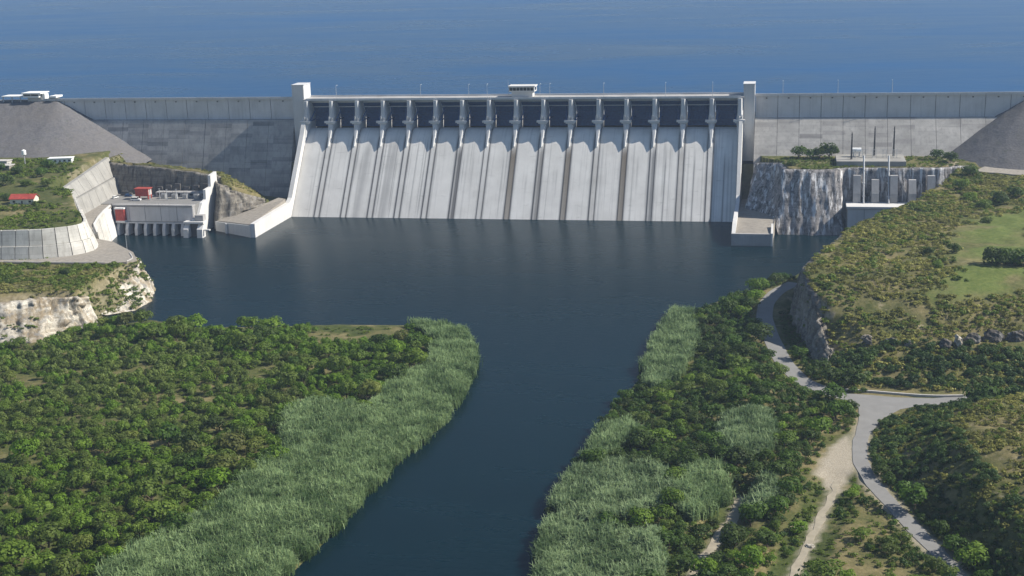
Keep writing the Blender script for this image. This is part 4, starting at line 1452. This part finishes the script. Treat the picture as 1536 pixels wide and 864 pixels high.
NV = 7
CROWN = {}
for kind, nb, nl, lf, fl in (('tree', 8, 620, .085, .95), ('bush', 6, 240, .12, .9), ('scrub', 5, 46, .22, .6)):
    CROWN[kind] = [crown_arrays(100 * len(kind) + k, nb + k % 3, nl, lf, fl) for k in range(NV)]
TREE_DATA = {}
for mname in ('leaf_green', 'leaf_olive', 'leaf_dark', 'leaf_dry'):
    for k in range(NV):
        V, F, rnd = CROWN['tree'][k]
        TREE_DATA[(mname, k)] = mesh_np('crown', V + np.array([0, 0, .72]), F, M[mname], False, {'rnd': rnd})
TRUNKS = []
for k in range(3):
    mb = trunk_mb(.62, .07, k)
    TRUNKS.append(mesh_data('trunk', mb.v, mb.f, M['trunk']))


def plant_tree(name, x, y, z, r, tall, mname, label, group, rr, cat='tree'):
    o = bpy.data.objects.new(name, None)
    COL.objects.link(o)
    o.location = (x, y, z); o.scale = (r, r * rr.uniform(.85, 1.15), r * tall)
    o.rotation_euler = (0, 0, rr.uniform(0, 6.28))
    tag(o, label, cat, group)
    k = rr.randrange(NV)
    c = bpy.data.objects.new('crown', TREE_DATA[(mname, k)]); COL.objects.link(c); c.parent = o
    t = bpy.data.objects.new('trunk', TRUNKS[k % 3]); COL.objects.link(t); t.parent = o
    return o


def scatter_joined(name, label, pts, rad, kind, mat, tall=1.0, seed=1, cat=None, tone=None):
    """one mass of many small plants: every plant its own lobed clump"""
    r = np.random.default_rng(seed)
    Vs, Fs, Rs = [], [], []
    n0 = 0
    for i, (x, y, z) in enumerate(pts):
        V, F, rnd = CROWN[kind][r.integers(NV)]
        a = r.uniform(0, 6.28); ca, sa = math.cos(a), math.sin(a)
        s = rad[i]
        W = np.empty_like(V)
        W[:, 0] = (V[:, 0] * ca - V[:, 1] * sa) * s + x
        W[:, 1] = (V[:, 0] * sa + V[:, 1] * ca) * s + y
        W[:, 2] = (V[:, 2] + .38) * s * tall * r.uniform(.8, 1.2) + z
        Vs.append(W); Fs.append(F + n0); n0 += len(V)
        b = (tone[i] if tone is not None else r.normal(0, .18))
        Rs.append(np.clip(rnd + b, 0, 1))
    o = link(name, mesh_np(name, np.concatenate(Vs), np.concatenate(Fs), mat, False, {'rnd': np.concatenate(Rs)}))
    return tag(o, label, cat, kind='stuff')


def sample_poly(poly, n, seed):
    r = np.random.default_rng(seed)
    P = np.asarray(poly); lo = P.min(0); hi = P.max(0)
    c = r.uniform(lo, hi, (n, 2))
    return c[poly_sd(c, poly) > 0]


def thin(P, rad, order=None):
    """greedy spacing: keep a point only if no kept one is nearer than the sum of radii"""
    cell = {}
    keep = []
    R = max(rad) * 2
    for i in (order if order is not None else range(len(P))):
        cx, cy_ = int(P[i, 0] // R), int(P[i, 1] // R)
        ok = True
        for a in (-1, 0, 1):
            for b in (-1, 0, 1):
                for j in cell.get((cx + a, cy_ + b), ()):
                    if (P[i, 0] - P[j, 0]) ** 2 + (P[i, 1] - P[j, 1]) ** 2 < (rad[i] + rad[j]) ** 2:
                        ok = False; break
                if not ok: break
            if not ok: break
        if ok:
            cell.setdefault((cx, cy_), []).append(i); keep.append(i)
    return np.array(keep, int)


def road_clear(P, m=1.0):
    d = np.full(len(P), 1e9)
    for line, w in ((ROAD_MAIN, 3.6), (ROAD_EAST, 3.5), (ROAD_SOUTH, 2.4), (TRACK, 1.5), (PATH, 1.5)):
        d = np.minimum(d, line_d(P, line)[0] - w)
    d = np.minimum(d, -poly_sd(P, CLEARING))
    d = np.minimum(d, -poly_sd(P, jn))
    return d > m


# --- reed beds
def reed_clump(seed, nb=16, h=4.6, w=.16):
    r = np.random.default_rng(seed)
    V, F, R = [], [], []
    for k in range(nb):
        bx, by = r.normal(0, .75, 2)
        a = r.uniform(0, 6.28); lean = r.uniform(.05, .38)
        hh = h * r.uniform(.6, 1.08)
        fx, fy = -math.sin(a), math.cos(a)
        n = len(V)
        ww = w * r.uniform(.7, 1.4)
        for t, wk in ((0, .8), (.55, 1.0), (1.0, .12)):
            ox = math.cos(a) * lean * hh * t * t; oy = math.sin(a) * lean * hh * t * t
            V.append((bx + ox - fx * ww * wk, by + oy - fy * ww * wk, hh * t)); V.append((bx + ox + fx * ww * wk, by + oy + fy * ww * wk, hh * t))
        F += [(n, n + 1, n + 3, n + 2), (n + 2, n + 3, n + 5, n + 4)]
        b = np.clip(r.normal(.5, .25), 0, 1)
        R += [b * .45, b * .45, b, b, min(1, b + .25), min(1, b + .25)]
        # drooping side leaves
        for q in range(3):
            t0 = r.uniform(.35, .9); a2 = r.uniform(0, 6.28); ll = r.uniform(.8, 1.5)
            px = bx + math.cos(a) * lean * hh * t0 * t0; py = by + math.sin(a) * lean * hh * t0 * t0; pz = hh * t0
            gx_, gy_ = -math.sin(a2) * .13, math.cos(a2) * .13
            n = len(V)
            V += [(px - gx_, py - gy_, pz), (px + gx_, py + gy_, pz), (px + math.cos(a2) * ll + gx_ * .3, py + math.sin(a2) * ll + gy_ * .3, pz + .35), (px + math.cos(a2) * ll - gx_ * .3, py + math.sin(a2) * ll - gy_ * .3, pz + .35)]
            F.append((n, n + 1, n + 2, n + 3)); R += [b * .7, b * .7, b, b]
    return np.array(V), np.array(F), np.array(R)


REED = [reed_clump(900 + k) for k in range(10)]


def reed_bed(name, label, poly, spacing, seed, hscale=1.0):
    P = np.asarray(poly)
    area = abs(np.sum(P[:, 0] * np.roll(P[:, 1], -1) - np.roll(P[:, 0], -1) * P[:, 1])) / 2
    lo = P.min(0); hi = P.max(0)
    n = int((hi - lo).prod() / (spacing ** 2))
    r = np.random.default_rng(seed)
    c = r.uniform(lo, hi, (n, 2))
    e = fbm(c[:, 0] / 5, c[:, 1] / 5, seed) - .5
    d = poly_sd(c, poly)
    c = c[(d + e * 4.5 > 0)]
    c = c[road_clear(c, .5)]
    z = np.maximum(H(c[:, 0], c[:, 1]), -.3)
    tone = (fbm(c[:, 0] / 6, c[:, 1] / 6, seed + 3) - .5) * 1.7
    hv = .78 + .5 * fbm(c[:, 0] / 7, c[:, 1] / 7, seed + 8)
    Vs, Fs, Rs = [], [], []
    n0 = 0
    for i in range(len(c)):
        V, F, R = REED[r.integers(10)]
        a = r.uniform(0, 6.28); ca, sa = math.cos(a), math.sin(a)
        s = r.uniform(.85, 1.15)
        W = np.stack([(V[:, 0] * ca - V[:, 1] * sa) * s + c[i, 0], (V[:, 0] * sa + V[:, 1] * ca) * s + c[i, 1], V[:, 2] * hv[i] * hscale * s + z[i] - .2], 1)
        Vs.append(W); Fs.append(F + n0); n0 += len(V)
        Rs.append(np.clip(R + tone[i] + r.normal(0, .08), 0, 1))
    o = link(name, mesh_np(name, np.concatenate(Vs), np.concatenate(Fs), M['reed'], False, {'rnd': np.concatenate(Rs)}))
    return tag(o, label, 'reeds', kind='stuff')


REED_L = ats([(622, 492), (690, 494), (704, 512), (716, 548), (691, 602), (661, 642), (601, 692), (561, 732), (501, 802), (425, 872), (380, 930),
              (120, 930), (160, 880), (215, 835), (300, 800), (345, 765), (375, 725), (430, 700), (425, 640), (470, 618), (550, 628), (585, 590), (640, 560), (655, 520)], 0)
REEDS_R = [('reed_bed', 'pale green reed bed at the water edge on the far right bank', ats([(1012, 470), (1040, 478), (1048, 525), (1020, 570), (985, 600), (965, 580), (968, 545), (990, 498)], 0)),
           ('reed_bed', 'small reed patch by the water on the middle right bank', ats([(905, 650), (955, 640), (960, 668), (910, 700), (872, 700)], 0)),
           ('reed_bed', 'large pale reed bed at the bottom of the right bank', ats([(852, 720), (905, 705), (1000, 730), (1008, 775), (960, 800), (900, 800), (850, 790), (826, 770)], 0)),
           ('reed_bed', 'reed bed along the water in the bottom right bank corner', ats([(825, 790), (900, 812), (985, 830), (995, 900), (800, 930), (806, 835)], 0)),
           ('reed_bed', 'reed patch among dark trees left of the road junction', ats([(1085, 645), (1140, 632), (1165, 660), (1160, 700), (1105, 712), (1075, 690)], 2)),
           ('reed_bed', 'reed patch beside the short dirt path', ats([(1030, 722), (1085, 722), (1092, 760), (1060, 800), (1025, 800), (1012, 765)], 1.5)),
           ('reed_bed', 'small reed patch left of the dirt track', ats([(1122, 745), (1158, 735), (1165, 775), (1125, 790)], 3))]
reed_bed('reed_bed', 'broad pale green reed bed fringing the left river spit', REED_L, 1.15, 5)
for k, (nm, lab, poly) in enumerate(REEDS_R):
    reed_bed(nm, lab, poly, 1.2, 30 + k)

# --- thicket on the left spit
spit_area = ats([(120, 490), (225, 488), (300, 496), (420, 494), (520, 491), (618, 494), (655, 522), (640, 560), (585, 590), (552, 628), (470, 618),
                 (425, 640), (430, 700), (375, 725), (345, 765), (300, 800), (215, 835), (160, 880), (60, 960), (-200, 960), (-260, 600), (-60, 520), (60, 520)], 1)
MEADOW = ats([(455, 505), (500, 484), (600, 488), (610, 500), (560, 512), (480, 522)], 2)
rt = random.Random(17)
cand = sample_poly(spit_area, 26000, 4)
nz = fbm(cand[:, 0] / 30, cand[:, 1] / 30, 77)
# the upper left of the spit is low olive scrub, the rest tall green trees
OL = ats([(-40, 560), (80, 505), (230, 515), (430, 560), (420, 600), (300, 650), (120, 680), (-60, 720)], 2)
dol = poly_sd(cand, OL)
low = smooth(-12, 8, dol + (nz - .5) * 50)
rad = (1 - low) * (2.1 + 4.9 * np.random.default_rng(2).uniform(0, 1, len(cand)) ** 2.2) + low * np.random.default_rng(3).uniform(1.7, 3.6, len(cand))
mead = poly_sd(cand, MEADOW) > -1
gap = (fbm(cand[:, 0] / 9, cand[:, 1] / 9, 51) > .565) & (low > .2)
okm = ~mead & ~gap
cand, rad, low, nz = cand[okm], rad[okm], low[okm], nz[okm]
keep = thin(cand, rad * .6)
cand, rad, low, nz = cand[keep], rad[keep], low[keep], nz[keep]
z = H(cand[:, 0], cand[:, 1])
rel = np.c_[cand, z] - CAM_POS
dep = rel @ FWD
px_ = 768 + F_PX * (rel @ RIGHT) / dep; py_ = 432 - F_PX * (rel @ UP) / dep
inview = (px_ > -15) & (px_ < 1550) & (py_ < 880)
size = np.where(inview, rad / dep, 0)
order = np.argsort(-size)
ind = order[:300]; rest = order[300:]
dreed = -poly_sd(cand, REED_L)
for i in ind:
    dk_ = nz[i] > .58
    m = 'leaf_olive' if low[i] > .5 else ('leaf_dark' if rt.random() < (.45 if dk_ else .12) else ('leaf_green' if rt.random() < .8 else 'leaf_olive'))
    if rt.random() < .07:
        m = 'leaf_dry'
    lab, grp = {'leaf_dry': ('pale olive thin crowned tree in the thicket on the left river spit', 'pale olive thicket trees'),
                'leaf_green': ('rounded bright green tree in the thicket on the left river spit', 'bright green thicket trees'),
                'leaf_dark': ('dark green tree in the thicket on the left river spit', 'dark thicket trees'),
                'leaf_olive': ('olive green tree in the thicket on the left river spit', 'olive thicket trees')}[m]
    if dreed[i] < 7:
        lab = lab.replace('in the thicket on the left river spit', 'bordering the reed bed on the left river spit'); grp += ' by the reeds'
    elif cand[i, 1] > -335:
        lab = lab.replace('in the thicket on the left river spit', 'near the far shore of the left river spit'); grp += ' near the far shore'
    elif py_[i] > 740:
        lab = lab.replace('in the thicket on the left river spit', 'in the bottom left corner of the spit thicket'); grp += ' in the bottom corner'
    plant_tree('thicket_tree', cand[i, 0], cand[i, 1], z[i] - .1, rad[i], rt.uniform(.75, 1.05), m, lab, grp, rt)
mixn = np.random.default_rng(21).uniform(0, 1, len(rest)) + (fbm(cand[rest, 0] / 16, cand[rest, 1] / 16, 23) - .5) * 2.0
for m, sel, nm, lab in (('leaf_olive', (low[rest] > .45) & (mixn < .7), 'olive_scrub', 'low olive green scrub covering the inner left spit'),
                        ('leaf_green', (low[rest] <= .45) | (mixn >= .7), 'woodland', 'green woodland and bushes filling the far side of the left spit')):
    ii = rest[sel]
    scatter_joined(nm, lab, np.c_[cand[ii], z[ii]], rad[ii], 'bush', M['olive_mass' if m == 'leaf_olive' else 'green_mass'], 1.15, 8, 'scrub' if m == 'leaf_olive' else 'woodland')
# undergrowth between
ug = sample_poly(spit_area, 5200, 9)
ug = ug[fbm(ug[:, 0] / 9, ug[:, 1] / 9, 51) < .6]
zu = H(ug[:, 0], ug[:, 1])
scatter_joined('undergrowth', 'low olive undergrowth between the trees of the left spit', np.c_[ug, zu], np.random.default_rng(5).uniform(.5, 1.5, len(ug)), 'scrub', M['olive_mass'], 1.0, 10, 'undergrowth')

# --- right bank trees
bank = ats([(1170, 424), (1090, 449), (1040, 472), (1003, 490), (972, 545), (957, 577), (917, 617), (897, 657), (852, 717), (827, 762), (808, 815), (800, 930),
            (1500, 930), (1450, 864), (1400, 815), (1350, 765), (1312, 720), (1296, 690), (1298, 640), (1300, 606), (1250, 584), (1206, 565), (1185, 545), (1165, 500), (1158, 470), (1165, 450), (1190, 430)], 1)
cand = sample_poly(bank, 16000, 14)
cl = road_clear(cand, 1.6)
inreed = np.zeros(len(cand), bool)
for _, _, poly in REEDS_R:
    inreed |= poly_sd(cand, poly) > -1.0
OPEN = ats([(1235, 640), (1290, 640), (1300, 700), (1345, 770), (1440, 880), (1130, 880), (1190, 760), (1215, 690)], 4)   # grassy strip with the track
op = poly_sd(cand, OPEN) > 0
SAND = ats([(1040, 500), (1060, 510), (1040, 570), (1005, 590), (1010, 560)], 1)
okm = cl & ~inreed & ~(poly_sd(cand, SAND) > 0)
okm &= ~(op & (fbm(cand[:, 0] / 9, cand[:, 1] / 9, 61) < .55))
cand = cand[okm]; op = op[okm]
rad = (1.9 + 4.2 * np.random.default_rng(6).uniform(0, 1, len(cand)) ** 2.0) * np.where(op, .55, 1.0)
keep = thin(cand, rad * .64)
cand, rad, op = cand[keep], rad[keep], op[keep]
z = H(cand[:, 0], cand[:, 1])
rel = np.c_[cand, z] - CAM_POS
dep = rel @ FWD
px_ = 768 + F_PX * (rel @ RIGHT) / dep; py_ = 432 - F_PX * (rel @ UP) / dep
inview = (px_ > -15) & (px_ < 1550) & (py_ < 885)
order = np.argsort(-np.where(inview, rad / dep, 0))
drm = np.minimum(line_d(cand, ROAD_MAIN)[0], line_d(cand, ROAD_SOUTH)[0]); dsh = poly_sd(cand, RSHORE)
nzb = fbm(cand[:, 0] / 18, cand[:, 1] / 18, 15)
ind = order[:280]; rest = order[280:]
for i in ind:
    m = 'leaf_dark' if nzb[i] + rt.uniform(-.12, .12) > .44 else ('leaf_green' if rt.random() < .6 else 'leaf_olive')
    lab, grp = {'leaf_green': ('green tree on the right river bank between reeds and road', 'green bank trees'),
                'leaf_dark': ('dark green tree on the right river bank between reeds and road', 'dark bank trees'),
                'leaf_olive': ('olive green tree on the right river bank between reeds and road', 'olive bank trees')}[m]
    if drm[i] < 12:
        lab = lab.replace('on the right river bank between reeds and road', 'beside the grey river road on the right bank'); grp += ' by the river road'
    elif dsh[i] < 14:
        lab = lab.replace('on the right river bank between reeds and road', 'at the water edge of the right river bank'); grp += ' at the water edge'
    elif cand[i, 1] < -470:
        lab = lab.replace('on the right river bank between reeds and road', 'near the dirt path at the bottom of the right bank'); grp += ' near the dirt path'
    if op[i]:
        lab, grp = ('small green bush in the grass strip beside the dirt track', 'bushes beside the dirt track')
        m = 'leaf_olive' if m == 'leaf_dark' else m
    plant_tree('bush' if op[i] else 'riverbank_tree', cand[i, 0], cand[i, 1], z[i] - .1, rad[i], rt.uniform(.7, 1.0), m, lab, grp, rt, 'bush' if op[i] else 'tree')
scatter_joined('bank_scrub', 'dark green scrub filling the far right river bank', np.c_[cand[rest], z[rest]], rad[rest], 'bush', M['dark_mass'], 1.1, 12, 'scrub')
ug = sample_poly(bank, 5200, 19)
ug = ug[road_clear(ug, .5)]
scatter_joined('undergrowth', 'low green undergrowth on the right river bank', np.c_[ug, H(ug[:, 0], ug[:, 1])], np.random.default_rng(15).uniform(.4, 1.3, len(ug)), 'scrub', M['olive_mass'], 1.0, 20, 'undergrowth')

# --- scrub on the plateau, the hill and the bluff
def scrub_zone(name, label, poly, n, seed, mat, r0, r1, dens=None, tall=1.0, kind='scrub', extra=None):
    c = sample_poly(poly, n, seed)
    c = c[road_clear(c, .8)]
    if extra is not None:
        c = c[extra(c)]
    k = fbm(c[:, 0] / 12, c[:, 1] / 12, seed)
    if dens is not None:
        c = c[k > dens]
    z_ = H(c[:, 0], c[:, 1])
    r = np.random.default_rng(seed)
    tone = (fbm(c[:, 0] / 14, c[:, 1] / 14, seed + 2) - .5) * 1.3 + r.normal(0, .15, len(c))
    return scatter_joined(name, label, np.c_[c, z_], r.uniform(r0, r1, len(c)) * r.uniform(.6, 1.1, len(c)), kind, M[mat], tall, seed, 'scrub', tone)


plat_v = [(272, -60), (256, -106), (234, -154), (216, -182), (202, -213), (189, -256), (181, -282), (180, -300), (184, -330), (189, -366), (198, -377), (218, -380), (240, -379), (264, -375), (330, -378), (430, -385), (430, -80), (330, -88), (300, -82)]
not_lawn = lambda c: poly_sd(c, LAWN) + (fbm(c[:, 0] / 9, c[:, 1] / 9, 3) - .5) * 30 < 1
scrub_zone('plateau_scrub', 'dry yellow olive scrub covering the right bank plateau', plat_v, 24000, 101, 'leaf_scrub', .7, 2.0, .36, .8, extra=not_lawn)
scrub_zone('plateau_scrub', 'scattered green scrub on the right bank plateau', plat_v, 8000, 102, 'olive_mass', .9, 2.4, .47, .9, extra=not_lawn)
scrub_zone('plateau_scrub', 'dark brush along the foot of the right bank plateau', [(190, -352), (210, -350), (240, -350), (290, -348), (340, -350), (340, -374), (264, -373), (240, -378), (218, -379), (198, -375)], 900, 103, 'dark_mass', 1.4, 3.0, .3, .9, 'bush')
hill_v = HILL_FOOT[:9] + [(240, -600), (330, -600), (340, -392), (270, -388)]
scrub_zone('hill_scrub', 'olive brown scrub on the hill in the right foreground', hill_v, 11000, 104, 'leaf_scrub', .6, 1.6, .35, .85)
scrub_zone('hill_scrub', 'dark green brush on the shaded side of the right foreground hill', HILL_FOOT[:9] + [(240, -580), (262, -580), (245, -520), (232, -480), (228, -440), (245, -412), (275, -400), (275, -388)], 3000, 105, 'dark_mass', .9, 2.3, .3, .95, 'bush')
scrub_zone('hill_scrub', 'scattered green brush over the right foreground hill', hill_v, 2600, 106, 'olive_mass', .7, 1.8, .45, .9)
bl_v = ats([(215, 392), (160, 400), (110, 403), (0, 402), (-60, 410), (-60, 450), (0, 455), (60, 470), (120, 480), (200, 455)], 12)
scrub_zone('bluff_scrub', 'olive scrub on the slope under the left bluff road', bl_v, 6500, 107, 'olive_mass', .8, 2.2, .42, .9, extra=lambda c: (poly_sd(c, road_poly) < -1) & (poly_sd(c, BLUFF_RIM) > -9))
mo_v = [(-262, -130), (-270, -80), (-290, -70), (-380, -75), (-380, -256), (-235, -251), (-213, -247), (-203, -238), (-199, -230), (-210, -206), (-228, -182), (-246, -152)]
scrub_zone('bluff_scrub', 'dry brown brush on the slope under the left bluff road', bl_v, 4500, 117, 'leaf_scrub', .6, 1.8, .42, .8, extra=lambda c: (poly_sd(c, road_poly) < -1) & (poly_sd(c, BLUFF_RIM) > -10))
scrub_zone('road_screen_brush', 'dark brush hiding the side road behind the foreground hill', [(242, -394), (262, -391.5), (330, -389), (330, -400), (262, -403), (244, -402)], 1100, 118, 'dark_mass', 2.4, 4.6, .1, 1.3, 'bush')
scrub_zone('mound_scrub', 'green scrub on the mound above the curved wall', mo_v, 6500, 108, 'olive_mass', .8, 2.4, .42, .8)
rim_v = [(-275, -30), (-275, -60), (-240, -68), (-190, -70), (-182, -80), (-172, -80), (-160, -64), (-200, -50), (-240, -38)]
scrub_zone('rim_scrub', 'yellow green brush on the rim between the left power house and the dam', rim_v, 2600, 109, 'leaf_scrub', .5, 1.4, .36, .8)
scrub_zone('clifftop_scrub', 'olive scrub on top of the streaked rock wall', [(160, -34), (172, -48), (172, -70), (187, -73), (202, -72), (204, -66), (262, -64), (285, -58), (285, -30), (250, -26), (200, -26)], 1500, 110, 'olive_mass', .6, 1.6, .35, .8)
scrub_zone('roadside_brush', 'dark brush between the river road and the plateau cliff', [(181, -262), (172, -280), (174, -310), (180, -345), (188, -366), (185, -335), (180, -300), (178, -282)], 700, 111, 'dark_mass', .6, 1.7, .2, 1.0)

r_ = np.random.default_rng(77)
fb = [(-149, -245), (-146, -254), (-141, -268), (-142, -283), (-151, -296), (-156, -316), (-161, -338), (-176, -347), (-205, -360)]
tb = [(-155, -248), (-154, -256), (-154, -265), (-158, -276), (-166, -290), (-167, -312), (-170, -329), (-182, -338), (-212, -350)]
zt_ = [17, 16.5, 14.5, 12, 9.5, 11, 11.5, 12, 12]
pp_, rr_ = [], []
for _ in range(420):
    u = r_.uniform(0, 7.999); k = int(u); f = u - k; v = r_.uniform(.05, 1.0)
    b = np.array(fb[k]) * (1 - f) + np.array(fb[k + 1]) * f; t_ = np.array(tb[k]) * (1 - f) + np.array(tb[k + 1]) * f
    zz = v * (zt_[k] * (1 - f) + zt_[k + 1] * f)
    q = b * (1 - v) + t_ * v
    if vnoise([q[0] / 6], [zz / 3 + q[1] / 6], 5)[0] > .5:
        pp_.append((q[0], q[1], zz)); rr_.append(r_.uniform(.6, 2.0))
scatter_joined('cliff_brush', 'brush rooted in the cracks of the left limestone cliff', pp_, rr_, 'scrub', M['olive_mass'], .9, 5, 'scrub')

# single bushes and trees that stand out
solo = [(1432, 378, 30, 3.0, 'leaf_dark', 'dark round bush at the left edge of the green field'),
        (1393, 382, 30, 2.4, 'leaf_dark', 'small dark bush left of the round bush at the field edge'),
        (1407, 402, 30, 2.4, 'leaf_olive', 'olive bush below the two dark bushes at the field edge'),
        (1490, 400, 30, 5.4, 'leaf_dark', 'dark tree at the left end of the clump on the green field'),
        (1512, 398, 30, 6.2, 'leaf_dark', 'dark tree in the middle of the clump on the green field'),
        (1534, 400, 30, 5.6, 'leaf_dark', 'dark tree at the right end of the clump on the green field'),
        (1440, 283, 33, 4.2, 'leaf_green', 'green tree on the plateau rim below the right embankment'),
        (1455, 262, 34, 4.4, 'leaf_dark', 'dark tree at the foot of the right embankment cone'),
        (1425, 248, 34, 4.0, 'leaf_dark', 'dark tree right of the switchyard at the cliff top'),
        (1405, 243, 34, 3.6, 'leaf_dark', 'smaller dark tree beside the switchyard grass'),
        (1500, 300, 33, 4.8, 'leaf_dark', 'large dark tree on the plateau near the gravel yard'),
        (1525, 292, 33, 4.6, 'leaf_dark', 'dark tree at the right edge near the gravel yard'),
        (1475, 305, 33, 3.8, 'leaf_green', 'green bush left of the large tree near the gravel yard'),
        (1455, 295, 33, 3.4, 'leaf_olive', 'olive bush on the plateau rim near the gravel yard'),
        (1480, 330, 32, 2.8, 'leaf_olive', 'olive bush at the upper edge of the green field'),
        (1200, 243, 33.5, 4.6, 'leaf_dark', 'leftmost dark tree on top of the streaked rock wall'),
        (1216, 243, 33.5, 4.2, 'leaf_dark', 'low dark tree between the two trees left of the switchyard'),
        (1230, 243, 33.5, 4.6, 'leaf_green', 'green tree second from the switchyard on the rock wall top'),
        (1245, 243, 33.5, 6.0, 'leaf_dark', 'tall dark tree beside the switchyard platform'),
        (1188, 254, 33, 3.6, 'leaf_olive', 'olive bush at the left corner of the streaked rock wall'),
        (72, 252, 39, 4.2, 'leaf_dark', 'large dark tree beside the long white shed'),
        (26, 262, 38, 4.0, 'leaf_dark', 'dark round tree left of the mound centre'),
        (62, 265, 38, 3.6, 'leaf_dark', 'dark tree below the long white shed'),
        (0, 256, 38, 4.0, 'leaf_dark', 'dark tree at the left edge beside the sheds'),
        (8, 278, 37, 4.6, 'leaf_dark', 'broad dark tree behind the red roofed house'),
        (40, 278, 37, 3.2, 'leaf_green', 'green tree behind the red roofed house'),
        (70, 278, 37, 3.0, 'leaf_olive', 'olive tree right of the red roofed house'),
        (10, 300, 35, 3.0, 'leaf_dark', 'dark bush left of the red roofed house'),
        (105, 262, 38, 2.6, 'leaf_olive', 'olive bush on the mound near the lining wall'),
        (100, 436, 10, 2.8, 'leaf_dark', 'dark bush on the slope of the left bluff'),
        (135, 420, 12, 2.0, 'leaf_olive', 'olive bush on the left bluff near the cliff top')]
for px, py, zz, r, m, lab in solo:
    x, y = at(px, py, zz)
    r *= 1.28
    dn = .42 if 'bush' in lab or 'clump' in lab else (.1 if 'rock wall' in lab or 'switchyard' in lab else .28)
    plant_tree('bush' if 'bush' in lab else 'tree', x, y, Hs(x, y) - dn * r, r, rt.uniform(.85, 1.05), m, lab, None, rt, 'bush' if 'bush' in lab else 'tree')

# rock outcrops on the plateau front
def boulder(name, label, c, sx, sy, sz, seed, mat):
    import bmesh
    bm = bmesh.new(); bmesh.ops.create_icosphere(bm, subdivisions=3, radius=1.0)
    rr = np.random.default_rng(seed)
    pl = rr.normal(size=(12, 3)); pl /= np.linalg.norm(pl, axis=1)[:, None]; off = rr.uniform(.6, .95, 12)
    for v in bm.verts:
        p = np.array(v.co)
        for n_, o_ in zip(pl, off):
            k = p @ n_ - o_
            if k > 0: p = p - n_ * k
        w_ = 1 + .16 * math.sin(7 * p[0] + seed) * math.sin(6 * p[1] + 2 * seed) + .12 * math.sin(13 * p[2] + 5 * p[0] + seed)
        v.co = (p[0] * sx * w_, p[1] * sy * w_, p[2] * sz * (w_ * .5 + .5))
    me = bpy.data.meshes.new(name); bm.to_mesh(me); bm.free()
    me.materials.append(mat)
    return tag(link(name, me, None, c), label, 'rock')


rocks = [(241.5, -350, 2.4, 2.8, 6.0, 'pale upright rock beside the dark hollow in the plateau front', 'lime'),
         (236.5, -352, 3.6, 3.0, 4.2, 'grey rock left of the upright rock in the plateau front', 'rock_hollow_shade'),
         (247, -347, 4.6, 3.4, 5.0, 'dark rock right of the upright rock in the plateau front', 'rock_hollow_shade'),
         (255, -344, 5.2, 3.6, 5.6, 'broad dark rock face in the hollow of the plateau front', 'rock_hollow_shade'),
         (264, -343, 4.8, 3.4, 4.6, 'dark rock at the right end of the plateau front hollow', 'rock_hollow_shade'),
         (207.5, -349, 2.8, 2.6, 3.8, 'rounded grey rock with pale top at the left of the plateau front', 'rock_hollow_shade'),
         (207, -345, 3.0, 2.0, 1.6, 'low pale slab of rock above the rounded grey rock', 'lime'),
         (216, -350, 3.8, 3.0, 3.0, 'brown rock in the middle of the plateau front', 'rock_hollow_shade'),
         (223, -351, 2.8, 2.2, 2.4, 'small brown rock right of the middle rock in the plateau front', 'rock_hollow_shade')]
for k, (x, y, a, b, c_, lab, mt) in enumerate(rocks):
    boulder('boulder', lab, (x, y, Hs(x, y) + c_ * .02), a * .8, b * .8, c_ * .8, 40 + k, M[mt])
for k, (px, py) in enumerate(((1193, 793), (1215, 820))):
    x, y = at(px, py, 5)
    boulder('boulder', ['pale flat stone in the grass left of the dirt track', 'small pale stone at the edge of the dirt track'][k], (x, y, Hs(x, y) + .2), 2.4 - k, 1.6 - .6 * k, .8, 9 + k, M['lime'])

# ------------------------------------------------------------------ air
hz_ = NT('haze')
hz_.n.remove(hz_.p)
vol = hz_.node('ShaderNodeVolumePrincipled')
vol.inputs['Color'].default_value = (.6, .76, 1.0, 1)
vol.inputs['Density'].default_value = .00009
vol.inputs['Anisotropy'].default_value = .2
hz_.l.new(vol.outputs[0], hz_.out.inputs['Volume'])
mb = MB(); mb.box(-FAR - 20, FAR + 20, -FAR - 20, FAR + 20, -6.0, 182.0)
tag(mb.build('haze', hz_.m), 'thin pale blue haze over the valley and lake', 'haze', kind='stuff')
